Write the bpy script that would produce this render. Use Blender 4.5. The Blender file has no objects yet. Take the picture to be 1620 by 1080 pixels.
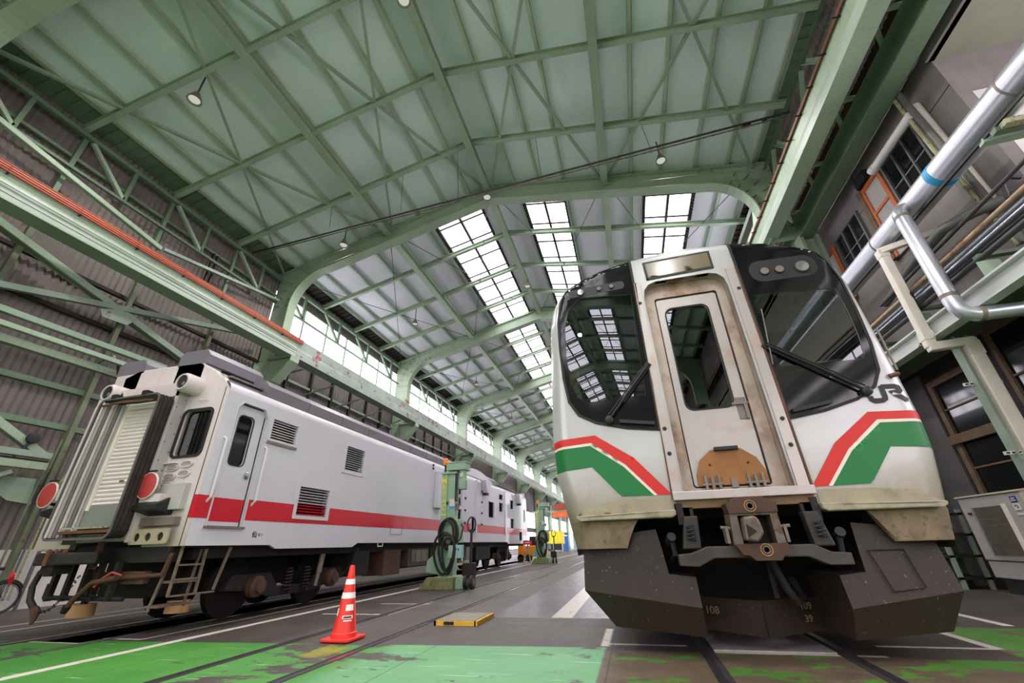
import bpy, bmesh, math, random
from math import sin, cos, pi, radians, sqrt, atan2, hypot
from mathutils import Vector, Matrix
from mathutils.geometry import delaunay_2d_cdt
random.seed(7)
SC = bpy.context.scene
COL = SC.collection

# ------------------------------------------------------------------ camera
EYE = Vector((0.0, 0.0, 0.92))
yaw, pitch, roll = -0.250614, 0.460067, -0.0293592
fwd = Vector((sin(yaw)*cos(pitch), cos(yaw)*cos(pitch), sin(pitch)))
right0 = Vector((cos(yaw), -sin(yaw), 0.0))
up0 = right0.cross(fwd)
right = right0*cos(roll) + up0*sin(roll)
up = -right0*sin(roll) + up0*cos(roll)
cam_data = bpy.data.cameras.new('camera')
cam_data.sensor_width = 36.0
cam_data.lens = 36.0*648.578/1620.0
cam_data.clip_start = 0.05
cam_data.clip_end = 400
cam = bpy.data.objects.new('camera', cam_data)
COL.objects.link(cam)
m3 = Matrix((right, up, -fwd)).transposed()
cam.matrix_world = Matrix.Translation(EYE) @ m3.to_4x4()
SC.camera = cam

# ------------------------------------------------------------------ world and exposure
W = bpy.data.worlds.new('world')
SC.world = W
W.use_nodes = True
bg = W.node_tree.nodes['Background']
bg.inputs[0].default_value = (0.98, 0.95, 1.0, 1)
bg.inputs[1].default_value = 2.2
SC.view_settings.view_transform = 'Standard'
SC.view_settings.look = 'None'
SC.view_settings.exposure = 0.5
SC.view_settings.gamma = 1.0
SC.view_settings.use_curve_mapping = False
SKYLIGHT_STRENGTH = 4.0      # frosted roof panes with the daylight behind them
CLERESTORY_STRENGTH = 5.0    # frosted wall panes
HIGH_BAY_WATTS = 500.0

# ------------------------------------------------------------------ materials
def lin(c):
    out = []
    for v in c[:3]:
        v = v/255.0
        out.append(v/12.92 if v <= 0.04045 else ((v+0.055)/1.055)**2.4)
    return (*out, 1.0)

class NT:
    def __init__(s, name):
        s.m = bpy.data.materials.new(name)
        s.m.use_nodes = True
        s.t = s.m.node_tree
        s.t.nodes.clear()
        s.out = s.n('ShaderNodeOutputMaterial')
    def n(s, kind, **kw):
        nd = s.t.nodes.new(kind)
        for k, v in kw.items():
            setattr(nd, k, v)
        return nd
    def l(s, a, b):
        s.t.links.new(a, b)
    def pos(s):
        if not hasattr(s, '_pos'):
            s._pos = s.n('ShaderNodeNewGeometry').outputs['Position']
        return s._pos
    def xyz(s):
        if not hasattr(s, '_xyz'):
            sp = s.n('ShaderNodeSeparateXYZ')
            s.l(s.pos(), sp.inputs[0])
            s._xyz = sp.outputs
        return s._xyz
    def math(s, op, a, b=None, clamp=False):
        nd = s.n('ShaderNodeMath', operation=op)
        nd.use_clamp = clamp
        for i, v in enumerate((a, b)):
            if v is None:
                continue
            if isinstance(v, (int, float)):
                nd.inputs[i].default_value = v
            else:
                s.l(v, nd.inputs[i])
        return nd.outputs[0]
    def noise(s, scale, detail=4, rough=0.55, vec=None, stretch=None):
        nd = s.n('ShaderNodeTexNoise')
        nd.inputs['Scale'].default_value = scale
        nd.inputs['Detail'].default_value = detail
        nd.inputs['Roughness'].default_value = rough
        v = vec if vec is not None else s.pos()
        if stretch:
            mp = s.n('ShaderNodeMapping')
            mp.inputs['Scale'].default_value = stretch
            s.l(v, mp.inputs['Vector'])
            v = mp.outputs[0]
        s.l(v, nd.inputs['Vector'])
        return nd.outputs[0]
    def ramp(s, fac, stops):
        r = s.n('ShaderNodeValToRGB')
        el = r.color_ramp.elements
        while len(el) < len(stops):
            el.new(0.5)
        for e, (p, c) in zip(el, stops):
            e.position = p
            e.color = c if len(c) == 4 else (*c, 1)
        s.l(fac, r.inputs[0])
        return r.outputs[0]
    def step(s, fac, a, b):
        r = s.n('ShaderNodeMapRange')
        r.inputs[1].default_value = a
        r.inputs[2].default_value = b
        r.clamp = True
        s.l(fac, r.inputs[0])
        return r.outputs[0]
    def mix(s, fac, a, b, blend='MIX'):
        nd = s.n('ShaderNodeMix', data_type='RGBA', blend_type=blend)
        if isinstance(fac, (int, float)):
            nd.inputs[0].default_value = fac
        else:
            s.l(fac, nd.inputs[0])
        for i, v in ((6, a), (7, b)):
            if isinstance(v, tuple):
                nd.inputs[i].default_value = v
            else:
                s.l(v, nd.inputs[i])
        return nd.outputs[2]
    def principled(s, col, rough=0.5, metal=0.0, bump=None, coat=0.0, spec=None):
        b = s.n('ShaderNodeBsdfPrincipled')
        if isinstance(col, tuple):
            b.inputs['Base Color'].default_value = col
        else:
            s.l(col, b.inputs['Base Color'])
        if isinstance(rough, (int, float)):
            b.inputs['Roughness'].default_value = rough
        else:
            s.l(rough, b.inputs['Roughness'])
        b.inputs['Metallic'].default_value = metal
        b.inputs['Coat Weight'].default_value = coat
        if spec is not None:
            b.inputs['Specular IOR Level'].default_value = spec
        if bump:
            bp = s.n('ShaderNodeBump')
            bp.inputs['Strength'].default_value = bump[1]
            bp.inputs['Distance'].default_value = 0.01
            s.l(bump[0], bp.inputs['Height'])
            s.l(bp.outputs[0], b.inputs['Normal'])
        s.l(b.outputs[0], s.out.inputs[0])
        return b

def paint(name, rgb, rough=0.5, metal=0.0, vary=0.18, vscale=1.5, wear=None, wscale=6.0, wlo=0.62, whi=0.68,
          streak=0.0, streak_rgb=(70, 62, 50), bump=0.0, coat=0.0, zdirt=None):
    """painted or bare surface: tone variation, worn patches, vertical streaks, dirt gathering towards a height"""
    t = NT(name)
    c = lin(rgb)
    dark = tuple(v*(1-vary) for v in c[:3]) + (1,)
    lite = tuple(min(1, v*(1+vary*0.6)) for v in c[:3]) + (1,)
    f = t.noise(vscale, 5)
    col = t.ramp(f, [(0.3, dark), (0.7, lite)])
    if streak > 0:
        sn = t.noise(3.0, 4, vec=t.pos(), stretch=(6, 6, 0.35))
        col = t.mix(t.math('MULTIPLY', t.step(sn, 0.5, 0.75), streak), col, lin(streak_rgb))
    if wear:
        wn = t.noise(wscale, 8, 0.65)
        col = t.mix(t.step(wn, wlo, whi), col, lin(wear))
    if zdirt:
        z0, z1, drgb, amt = zdirt
        g = t.step(t.xyz()[2], z1, z0)
        n2 = t.noise(5, 6, 0.7)
        g = t.math('MULTIPLY', t.math('MULTIPLY', g, t.math('ADD', n2, 0.45)), amt, clamp=True)
        col = t.mix(g, col, lin(drgb))
    b = None
    if bump:
        b = (t.noise(40, 3), bump)
    t.principled(col, rough, metal, b, coat)
    return t.m

def emit(name, rgb, strength):
    t = NT(name)
    e = t.n('ShaderNodeEmission')
    e.inputs[0].default_value = lin(rgb)
    e.inputs[1].default_value = strength
    t.l(e.outputs[0], t.out.inputs[0])
    return t.m

def glass(name, rgb=(120, 125, 120), through=0.6, rough=0.02, refl=1.0):
    t = NT(name)
    tr = t.n('ShaderNodeBsdfTransparent')
    c = lin(rgb)
    tr.inputs[0].default_value = tuple(v*through for v in c[:3]) + (1,)
    gl = t.n('ShaderNodeBsdfGlossy')
    gl.inputs['Roughness'].default_value = rough
    gl.inputs[0].default_value = (0.9, 0.92, 0.95, 1)
    fr = t.n('ShaderNodeFresnel')
    fr.inputs[0].default_value = 1.55
    f = t.math('MULTIPLY', t.math('ADD', fr.outputs[0], 0.06, clamp=True), refl)
    mx = t.n('ShaderNodeMixShader')
    t.l(f, mx.inputs[0])
    t.l(tr.outputs[0], mx.inputs[1])
    t.l(gl.outputs[0], mx.inputs[2])
    t.l(mx.outputs[0], t.out.inputs[0])
    return t.m

RUST = (104, 60, 42)
M = {}
M['green'] = paint('green_steel_paint', (152, 170, 144), 0.5, vary=0.16, vscale=0.8, wear=(112, 92, 70), wscale=9, wlo=0.70, whi=0.73, streak=0.25, streak_rgb=(70, 84, 64))
M['green_dark'] = paint('dark_green_steel_paint', (98, 120, 94), 0.55, vary=0.2, vscale=0.8, wear=RUST, wscale=7, wlo=0.69, whi=0.72, streak=0.3, streak_rgb=(48, 58, 44))
M['green_pale'] = paint('pale_green_steel_paint', (150, 172, 148), 0.45, vary=0.15, vscale=1.2, wear=(120, 84, 64), wscale=5, wlo=0.69, whi=0.71, streak=0.25, streak_rgb=(96, 104, 90))
M['green_olive'] = paint('olive_wall_steel', (104, 112, 88), 0.55, vary=0.25, vscale=2, wear=(104, 74, 50), wscale=8, wlo=0.58, whi=0.64)
M['girder_rusty'] = paint('rust_scarred_girder', (136, 148, 138), 0.5, vary=0.2, vscale=1.5, wear=(128, 46, 50), wscale=2.6, wlo=0.58, whi=0.60)
M['platform_white'] = paint('chalky_platform_paint', (202, 206, 202), 0.5, vary=0.12, vscale=1.5, wear=(140, 120, 100), wscale=4, wlo=0.66, whi=0.7)
M['green_worn'] = paint('worn_green_steel_paint', (140, 156, 140), 0.5, vary=0.2, vscale=1.5, wear=(128, 66, 56), wscale=4, wlo=0.64, whi=0.67)
M['roof_panel_bounce'] = paint('roof_panel_bounce', (216, 232, 226), 0.45, vary=0.08, vscale=0.5, streak=0.12, streak_rgb=(130, 146, 134))  # near bay sheet, green bounce from the floor put into its colour
M['roof_white'] = paint('roof_panel_white', (214, 216, 222), 0.45, vary=0.06, vscale=0.5, streak=0.1, streak_rgb=(150, 154, 158))
M['batten'] = paint('roof_batten_paint', (182, 192, 168), 0.5, vary=0.12, vscale=1.5, streak=0.2, streak_rgb=(110, 116, 90))
M['corrugated_dark'] = paint('dark_corrugated_sheet', (98, 88, 88), 0.6, 0.0, vary=0.22, vscale=0.9, streak=0.4, streak_rgb=(62, 54, 54))
M['rod'] = paint('grimy_tie_rod', (118, 112, 92), 0.6, 0.1, vary=0.3, vscale=6, wear=(70, 60, 48), wscale=12, wlo=0.5, whi=0.6)
M['girder_highlight'] = paint('girder_edge_highlight', (160, 174, 160), 0.45, vary=0.12, vscale=1.2, streak=0.2, streak_rgb=(120, 128, 112))  # highlight along the chamfered girder edge put into the paint colour
M['corrugated'] = paint('corrugated_sheet', (118, 107, 103), 0.55, 0.0, vary=0.22, vscale=0.9, streak=0.45, streak_rgb=(84, 74, 68))
M['concrete_panel'] = paint('concrete_panel', (128, 120, 118), 0.8, vary=0.2, vscale=1.3, streak=0.2, streak_rgb=(88, 82, 80))
M['white_wall'] = paint('whitewashed_plinth', (214, 206, 204), 0.8, vary=0.12, vscale=2.2, wear=(140, 128, 122), wscale=3, wlo=0.66, whi=0.7)
M['soffit'] = paint('soffit_board', (150, 150, 134), 0.8, vary=0.08, vscale=2)
M['brown_wood'] = paint('brown_timber', (84, 54, 36), 0.7, vary=0.3, vscale=3)
M['lower_wall_shade'] = paint('platform_shade_wall', (46, 38, 34), 0.75, vary=0.3, vscale=2)  # lower office wall, shade under the platform put into its colour
M['timber_frame'] = paint('weathered_timber', (112, 88, 68), 0.7, vary=0.3, vscale=6)
M['orange_wood'] = paint('orange_varnished_timber', (190, 104, 52), 0.45, vary=0.2, vscale=5)
M['off_white'] = paint('off_white_paint', (214, 210, 206), 0.5, vary=0.06)
M['steel'] = paint('galvanised_steel', (186, 190, 200), 0.34, 0.75, vary=0.1, vscale=3)
M['silver'] = paint('silver_cladding', (205, 207, 216), 0.32, 0.7, vary=0.08, vscale=1.5)
M['cream'] = paint('cream_plastic', (230, 220, 208), 0.45, vary=0.08, vscale=2, streak=0.2, streak_rgb=(160, 148, 130))
M['grey_pipe'] = paint('grey_pipe', (92, 92, 88), 0.5, vary=0.2)
M['dark_pipe'] = paint('dark_pipe', (56, 54, 56), 0.5, 0.2, vary=0.25)
M['rusty_pipe'] = paint('rusty_pipe', (176, 150, 124), 0.55, 0.2, vary=0.2, wear=(150, 88, 50), wscale=5, wlo=0.5, whi=0.62)
M['yellow_pipe'] = paint('flaking_yellow_pipe', (158, 156, 116), 0.6, vary=0.2, wear=(70, 58, 44), wscale=18, wlo=0.55, whi=0.6)
M['blue_tape'] = paint('blue_tape', (40, 150, 205), 0.4, vary=0.05)
M['red_cable'] = paint('red_cable', (196, 88, 64), 0.5, vary=0.1)
M['black'] = paint('black_paint', (26, 26, 28), 0.5, vary=0.2)
M['rubber'] = paint('black_rubber', (32, 30, 30), 0.7, vary=0.3, vscale=4)
M['dark_metal'] = paint('dark_dusty_metal', (40, 34, 31), 0.6, 0.3, vary=0.35, vscale=3, wear=(78, 58, 46), wscale=6, wlo=0.62, whi=0.74)
M['rust_metal'] = paint('rusty_metal', (112, 74, 52), 0.7, 0.2, vary=0.35, vscale=4)
M['grey_metal'] = paint('grey_dusty_metal', (128, 118, 108), 0.55, 0.3, vary=0.25, vscale=4)
M['rail'] = paint('rail_steel', (124, 120, 132), 0.25, 0.85, vary=0.2, vscale=6)
M['groove'] = paint('grimy_groove', (40, 34, 30), 0.9, vary=0.3)
M['window_glass'] = glass('dark_window_glass', (90, 95, 95), 0.35, 0.03, 0.35)
M['cab_glass'] = glass('tinted_cab_glass', (185, 200, 190), 0.8, 0.004)
M['lamp_glow'] = emit('lit_lamp_glass', (255, 252, 244), 14.0)
M['faint_glow'] = emit('faint_glow_glass', (226, 232, 214), 0.5)  # faint glow stands in for pale lamp lenses; also the daylit slits
M['pane'] = emit('daylit_frosted_pane', (250, 243, 255), CLERESTORY_STRENGTH)
M['pane_fill'] = emit('added_fill_pane', (252, 240, 252), 4.0)  # glowing panes added out of view as fill light
M['roof_pane'] = emit('daylit_roof_pane', (250, 245, 255), SKYLIGHT_STRENGTH)
M['dark_glass'] = paint('dark_room_glass', (20, 22, 24), 0.05, vary=0.1)
M['chrome'] = paint('polished_metal', (220, 220, 222), 0.15, 0.95, vary=0.03)

# ------------------------------------------------------------------ mesh builder
class MB:
    def __init__(s):
        s.v, s.f, s.sm = [], [], []
    def add(s, vs, fs, smooth=False):
        o = len(s.v)
        s.v += [tuple(v) for v in vs]
        s.f += [tuple(i+o for i in f) for f in fs]
        s.sm += [smooth]*len(fs)
        return s
    def box(s, x0, x1, y0, y1, z0, z1):
        vs = [(x, y, z) for z in (z0, z1) for y in (y0, y1) for x in (x0, x1)]
        return s.add(vs, [(0, 2, 3, 1), (4, 5, 7, 6), (0, 1, 5, 4), (2, 6, 7, 3), (0, 4, 6, 2), (1, 3, 7, 5)])
    def cbox(s, c, d):
        return s.box(c[0]-d[0]/2, c[0]+d[0]/2, c[1]-d[1]/2, c[1]+d[1]/2, c[2]-d[2]/2, c[2]+d[2]/2)
    def bar(s, p0, p1, w, h, upv=(0, 0, 1)):
        p0, p1 = Vector(p0), Vector(p1)
        d = (p1-p0).normalized()
        u = Vector(upv)
        if abs(d.dot(u)) > 0.98:
            u = Vector((0, 1, 0)) if abs(d.y) < 0.9 else Vector((1, 0, 0))
        a = d.cross(u).normalized()
        b = a.cross(d).normalized()
        vs = []
        for p in (p0, p1):
            for sa, sb in ((-1, -1), (1, -1), (1, 1), (-1, 1)):
                vs.append(p + a*(sa*w/2) + b*(sb*h/2))
        return s.add(vs, [(0, 1, 2, 3), (7, 6, 5, 4), (0, 4, 5, 1), (1, 5, 6, 2), (2, 6, 7, 3), (3, 7, 4, 0)])
    def ibeam(s, p0, p1, w, h, t=0.02, upv=(0, 0, 1)):
        p0, p1 = Vector(p0), Vector(p1)
        d = (p1-p0).normalized()
        u = Vector(upv)
        a = d.cross(u).normalized()
        b = a.cross(d).normalized()
        s.bar(p0 + b*(h/2-t/2), p1 + b*(h/2-t/2), w, t, upv)
        s.bar(p0 - b*(h/2-t/2), p1 - b*(h/2-t/2), w, t, upv)
        s.bar(p0, p1, t, h-2*t, upv)
        return s
    def angle(s, p0, p1, w, t=0.012, upv=(0, 0, 1)):
        p0, p1 = Vector(p0), Vector(p1)
        d = (p1-p0).normalized()
        u = Vector(upv)
        if abs(d.dot(u)) > 0.98:
            u = Vector((1, 0, 0))
        a = d.cross(u).normalized()
        b = a.cross(d).normalized()
        s.bar(p0, p1, w, t, upv)
        s.bar(p0 + a*(w/2) + b*(w/2), p1 + a*(w/2) + b*(w/2), t, w, upv)
        return s
    def tube(s, pts, r, seg=10, cap=True, closed=False):
        pts = [Vector(p) for p in pts]
        n = len(pts)
        rr = r if isinstance(r, (list, tuple)) else [r]*n
        vs, fs = [], []
        prev = None
        for i, p in enumerate(pts):
            if closed:
                d = pts[(i+1) % n] - pts[i-1]
            else:
                d = pts[min(i+1, n-1)] - pts[max(i-1, 0)]
            d.normalize()
            if prev is None:
                u = Vector((0, 0, 1)) if abs(d.z) < 0.9 else Vector((1, 0, 0))
                a = d.cross(u).normalized()
            else:
                a = prev - d*prev.dot(d)
                a.normalize()
            prev = a
            b = d.cross(a)
            for k in range(seg):
                t = 2*pi*k/seg
                vs.append(p + a*(cos(t)*rr[i]) + b*(sin(t)*rr[i]))
        for i in range(n if closed else n-1):
            j = (i+1) % n
            for k in range(seg):
                k2 = (k+1) % seg
                fs.append((i*seg+k, i*seg+k2, j*seg+k2, j*seg+k))
        s.add(vs, fs, True)
        if cap and not closed:
            o = len(s.v)-len(vs)
            s.f.append(tuple(o+k for k in reversed(range(seg))))
            s.f.append(tuple(o+(n-1)*seg+k for k in range(seg)))
            s.sm += [False, False]
        return s
    def cyl(s, p0, p1, r, seg=20, r1=None):
        return s.tube([p0, p1], [r, r if r1 is None else r1], seg)
    def lathe(s, c, prof, axis='z', seg=24):
        """prof: list of (radius, height) along axis from c"""
        vs, fs = [], []
        for (r, h) in prof:
            for k in range(seg):
                t = 2*pi*k/seg
                a, b = cos(t)*r, sin(t)*r
                if axis == 'z':
                    vs.append((c[0]+a, c[1]+b, c[2]+h))
                elif axis == 'y':
                    vs.append((c[0]+a, c[1]+h, c[2]-b))
                else:
                    vs.append((c[0]+h, c[1]+a, c[2]+b))
        n = len(prof)
        for i in range(n-1):
            for k in range(seg):
                k2 = (k+1) % seg
                fs.append((i*seg+k, i*seg+k2, (i+1)*seg+k2, (i+1)*seg+k))
        s.add(vs, fs, True)
        o = len(s.v)-len(vs)
        s.f.append(tuple(o+k for k in reversed(range(seg))))
        s.f.append(tuple(o+(n-1)*seg+k for k in range(seg)))
        s.sm += [False, False]
        return s
    def prism(s, poly, a0, a1, axis='y', smooth=False):
        """poly: 2D points; axis y -> (x,z), x -> (y,z), z -> (x,y)"""
        def P(p, a):
            return {'y': (p[0], a, p[1]), 'x': (a, p[0], p[1]), 'z': (p[0], p[1], a)}[axis]
        n = len(poly)
        vs = [P(p, a0) for p in poly] + [P(p, a1) for p in poly]
        fs = [(i, (i+1) % n, n+(i+1) % n, n+i) for i in range(n)]
        s.add(vs, fs, smooth)
        o = len(s.v)-len(vs)
        s.f.append(tuple(o+i for i in reversed(range(n))))
        s.f.append(tuple(o+n+i for i in range(n)))
        s.sm += [False, False]
        return s
    def plate(s, outline, holes, y0, y1, axis='y', smooth=False):
        """thick plate with holes (2D outline and hole loops), between two depths"""
        loops = [outline] + list(holes)
        pts, edges = [], []
        for lp in loops:
            o = len(pts)
            pts += [Vector(p) for p in lp]
            edges += [(o+i, o+(i+1) % len(lp)) for i in range(len(lp))]
        vv, ee, ff, *_ = delaunay_2d_cdt(pts, edges, [], 0, 1e-6)
        keep = []
        for f in ff:
            c = sum((vv[i] for i in f), Vector((0, 0)))/len(f)
            if inside(c, outline) and not any(inside(c, h) for h in holes):
                keep.append(f)
        def P(p, a):
            return {'y': (p[0], a, p[1]), 'x': (a, p[0], p[1]), 'z': (p[0], p[1], a)}[axis]
        n = len(vv)
        s.add([P(p, y0) for p in vv] + [P(p, y1) for p in vv],
              [tuple(reversed(f)) for f in keep] + [tuple(i+n for i in f) for f in keep], False)
        for lp in loops:
            k = len(lp)
            s.add([P(p, y0) for p in lp] + [P(p, y1) for p in lp], [(i, (i+1) % k, k+(i+1) % k, k+i) for i in range(k)], smooth)
        return s
    def xform(s, mat):
        s.v = [tuple(mat @ Vector(v)) for v in s.v]
        return s
    def build(s, name, mat, parent=None, bevel=0.0, angle=38, kind=None):
        me = bpy.data.meshes.new(name)
        off = WLOC.get(parent.name, Vector((0, 0, 0))) if parent else Vector((0, 0, 0))
        me.from_pydata([(v[0]-off.x, v[1]-off.y, v[2]-off.z) for v in s.v], [], s.f)
        bm = bmesh.new()
        bm.from_mesh(me)
        bmesh.ops.recalc_face_normals(bm, faces=bm.faces)
        bm.to_mesh(me)
        bm.free()
        me.materials.append(mat if not isinstance(mat, str) else M[mat])
        if any(s.sm):
            for p in me.polygons:
                p.use_smooth = True
            me.set_sharp_from_angle(angle=radians(angle))
        o = bpy.data.objects.new(name, me)
        COL.objects.link(o)
        if parent:
            o.parent = parent
            WLOC[o.name] = off.copy()
        else:
            WLOC[o.name] = Vector((0, 0, 0))
        if kind:
            o['kind'] = kind
        if bevel:
            b = o.modifiers.new('bevel', 'BEVEL')
            b.width = bevel
            b.segments = 2
            b.limit_method = 'ANGLE'
            b.angle_limit = radians(40)
        return o
WLOC = {}
def inside(p, poly):
    x, y = p[0], p[1]
    r = False
    n = len(poly)
    for i in range(n):
        x1, y1 = poly[i][0], poly[i][1]
        x2, y2 = poly[(i+1) % n][0], poly[(i+1) % n][1]
        if (y1 > y) != (y2 > y) and x < (x2-x1)*(y-y1)/(y2-y1)+x1:
            r = not r
    return r
def rrect(x0, x1, z0, z1, r, n=5):
    out = []
    for cx, cz, a0 in ((x1-r, z0+r, -90), (x1-r, z1-r, 0), (x0+r, z1-r, 90), (x0+r, z0+r, 180)):
        for k in range(n+1):
            a = radians(a0+90*k/n)
            out.append((cx+r*cos(a), cz+r*sin(a)))
    return out
def circle(cx, cz, r, n=16, rz=None):
    return [(cx+r*cos(2*pi*k/n), cz+(rz or r)*sin(2*pi*k/n)) for k in range(n)]
def thing(name, label, cat, loc=(0, 0, 0), group=None):
    o = bpy.data.objects.new(name, None)
    o.empty_display_size = 0.2
    o.location = loc
    COL.objects.link(o)
    o['label'] = label
    o['category'] = cat
    if group:
        o['group'] = group
    WLOC[o.name] = Vector(loc)
    return o
def tag(o, label, cat, group=None):
    o['label'] = label
    o['category'] = cat
    if group:
        o['group'] = group
    return o
def struct(mb, name, mat, **kw):
    return mb.build(name, mat, None, kind='structure', **kw)
def copy_tree(root, loc, rotz=0.0, label=None, group=None):
    r = root.copy()
    COL.objects.link(r)
    r.location = loc
    r.rotation_euler = (0, 0, rotz)
    WLOC[r.name] = Vector(loc)
    if label:
        r['label'] = label
    if group:
        r['group'] = group
    def rec(src, dst):
        for ch in list(src.children):
            c = ch.copy()
            COL.objects.link(c)
            c.parent = dst
            rec(ch, c)
    rec(root, r)
    return r
def text_part(body, size, mat, parent, loc, rot, align='CENTER', name='lettering', extrude=0.001):
    cu = bpy.data.curves.new(name, 'FONT')
    cu.body = body
    cu.size = size
    cu.align_x = align
    cu.align_y = 'CENTER'
    cu.extrude = extrude
    cu.materials.append(M[mat] if isinstance(mat, str) else mat)
    cu.offset = size*0.02
    tmp = bpy.data.objects.new(name, cu)
    COL.objects.link(tmp)
    me = bpy.data.meshes.new_from_object(tmp.evaluated_get(bpy.context.evaluated_depsgraph_get()))
    bpy.data.objects.remove(tmp)
    o = bpy.data.objects.new(name, me)
    COL.objects.link(o)
    off = WLOC.get(parent.name, Vector((0, 0, 0))) if parent else Vector((0, 0, 0))
    o.location = Vector(loc)-off
    o.rotation_euler = rot
    if parent:
        o.parent = parent
    return o
# ------------------------------------------------------------------ setting: floor, roof, frames, walls
RX, ZL, ZR = -3.52, 0.247, 0.19           # ridge line and the two roof pitches
XW0, XW1 = -12.5, 5.72                    # eaves walls of the hall
def zr(x, z0):
    return z0 - ZL*(RX-x) if x < RX else z0 - ZR*(x-RX)
FRAMES = [-27+9.5*k for k in range(13)]
NEAR = 1.84                               # the frame just overhead stands a little closer to the next one
FRAMES[3] = NEAR

def floor_material():
    t = NT('painted_hall_floor')
    X, Y, Z = t.xyz()
    n1 = t.noise(0.9, 6)
    n2 = t.noise(7, 8, 0.7)
    n3 = t.noise(2.3, 10, 0.72)
    base = t.ramp(n1, [(0.3, lin((58, 49, 45))), (0.7, lin((86, 76, 70)))])
    base = t.mix(t.math('MULTIPLY', t.step(n2, 0.55, 0.75), 0.35), base, lin((140, 128, 112)))
    tk = t.noise(3.0, 5, vec=t.pos(), stretch=(3, 0.3, 1))
    base = t.mix(t.math('MULTIPLY', t.step(tk, 0.5, 0.8), 0.5), base, lin((58, 50, 46)))
    # smooth coated gangway between the tracks, cooler and glossier
    gang = t.math('MULTIPLY', t.step(X, -2.2, -2.1), t.step(X, 0.2, 0.1))
    gang = t.math('MULTIPLY', gang, t.step(Y, 6.65, 6.7))
    base = t.mix(t.math('MULTIPLY', gang, 0.8), base, t.ramp(n1, [(0.3, lin((74, 66, 76))), (0.7, lin((98, 89, 99)))]))
    def band(v, a, b, e=0.012):
        return t.math('MULTIPLY', t.step(v, a-e, a+e), t.step(v, b+e, b-e))
    def rect(x0, x1, y0, y1):
        return t.math('MULTIPLY', band(X, x0, x1), band(Y, y0, y1))
    # green zone across the front of the hall
    edge = t.math('SUBTRACT', t.math('ADD', t.math('MULTIPLY', X, 0.062), 4.99), Y)
    gz = t.math('MULTIPLY', t.step(edge, -0.008, 0.008), t.step(X, -0.40, -0.43))
    gz2 = t.math('MULTIPLY', t.step(t.math('SUBTRACT', 4.87, Y), -0.01, 0.01), t.step(X, -0.43, -0.40))
    gz2 = t.math('MAXIMUM', gz2, t.math('MULTIPLY', t.step(t.math('SUBTRACT', 6.38, Y), -0.01, 0.01), t.step(X, 2.86, 2.9)))
    vivid = t.ramp(n1, [(0.25, lin((56, 122, 44))), (0.75, lin((80, 148, 60)))])
    minty = t.ramp(n1, [(0.25, lin((84, 144, 92))), (0.75, lin((110, 166, 116)))])
    green = t.mix(t.step(X, -2.75, -2.55), vivid, minty)
    scuff = t.noise(1.2, 8, 0.7, vec=t.pos(), stretch=(1.0, 2.2, 1))
    worn_track = t.math('MULTIPLY', t.step(X, -4.2, -3.6), t.step(X, -1.9, -2.8))
    thr = t.math('SUBTRACT', 0.64, t.math('MULTIPLY', worn_track, 0.14))
    thr = t.math('SUBTRACT', thr, t.math('MULTIPLY', band(X, -0.75, -0.40, 0.2), 0.14))
    thr = t.math('SUBTRACT', thr, t.math('MULTIPLY', t.step(X, -5.4, -7.5), 0.13))
    keep = t.step(t.math('SUBTRACT', thr, scuff), -0.004, 0.006)
    scr = t.noise(2.0, 3, vec=t.pos(), stretch=(0.6, 8, 1))
    green = t.mix(t.math('MULTIPLY', t.step(scr, 0.64, 0.68), 0.55), green, lin((176, 216, 176)))
    col = t.mix(t.math('MULTIPLY', gz, keep), base, green)
    # right-hand part: paint nearly rubbed away, mossy remains
    patch = t.noise(1.7, 9, 0.68, vec=t.pos(), stretch=(0.8, 1.6, 1))
    keep2 = t.step(t.math('ADD', patch, t.math('MULTIPLY', t.step(X, 1.9, 3.2), 0.10)), 0.545, 0.56)
    worn = t.ramp(n3, [(0.3, lin((74, 62, 48))), (0.7, lin((112, 96, 78)))])
    worn = t.mix(keep2, worn, t.ramp(n1, [(0.3, lin((62, 108, 36))), (0.7, lin((84, 134, 50)))]))
    col = t.mix(gz2, col, worn)
    # white lines
    lines = [(-5.50, -5.37, -6, 80), (-7.45, -6.6, 4.42, 4.46), (-6.04, -5.99, 4.72, 30), (-6.7, -6.0, 4.70, 4.75),
             (-8.95, -8.9, 3, 30), (-9.6, -9.55, 3, 30), (-3.93, -3.85, 6.83, 8.42), (-5.05, -3.9, 6.80, 6.86), (-4.75, -3.75, 8.05, 8.10),
             (-3.93, -3.86, 10.2, 12.5), (-3.9, -3.84, 14.5, 18), (-1.27, -0.98, 6.70, 13.5), (-0.47, -0.39, 5.02, 5.95), (-0.40, 0.34, 5.10, 5.16),
             (0.45, 1.9, 4.87, 4.93), (2.86, 2.95, 5.3, 8.2), (2.0, 2.9, 5.28, 5.34), (3.7, 3.8, 6.5, 30)]
    m = None
    for r in lines:
        q = rect(*r)
        m = q if m is None else t.math('MAXIMUM', m, q)
    rub = t.step(t.noise(5, 8, 0.7), 0.66, 0.60)
    col = t.mix(t.math('MULTIPLY', t.math('MULTIPLY', m, rub), 0.92), col, lin((216, 206, 196)))
    # yellow scrape in front of the cone
    yel = t.math('MULTIPLY', rect(-3.35, -3.05, 4.2, 4.75), t.step(n3, 0.44, 0.5))
    col = t.mix(t.math('MULTIPLY', yel, 0.75), col, lin((150, 140, 42)))
    # joint cracks
    for jx in (-4.75, -0.36, -2.16):
        col = t.mix(band(X, jx, jx+0.008, 0.006), col, lin((38, 32, 28)))
    for jy in (6.66, 14.2, 22.0):
        col = t.mix(band(Y, jy, jy+0.008, 0.006), col, lin((46, 40, 36)))
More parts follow.
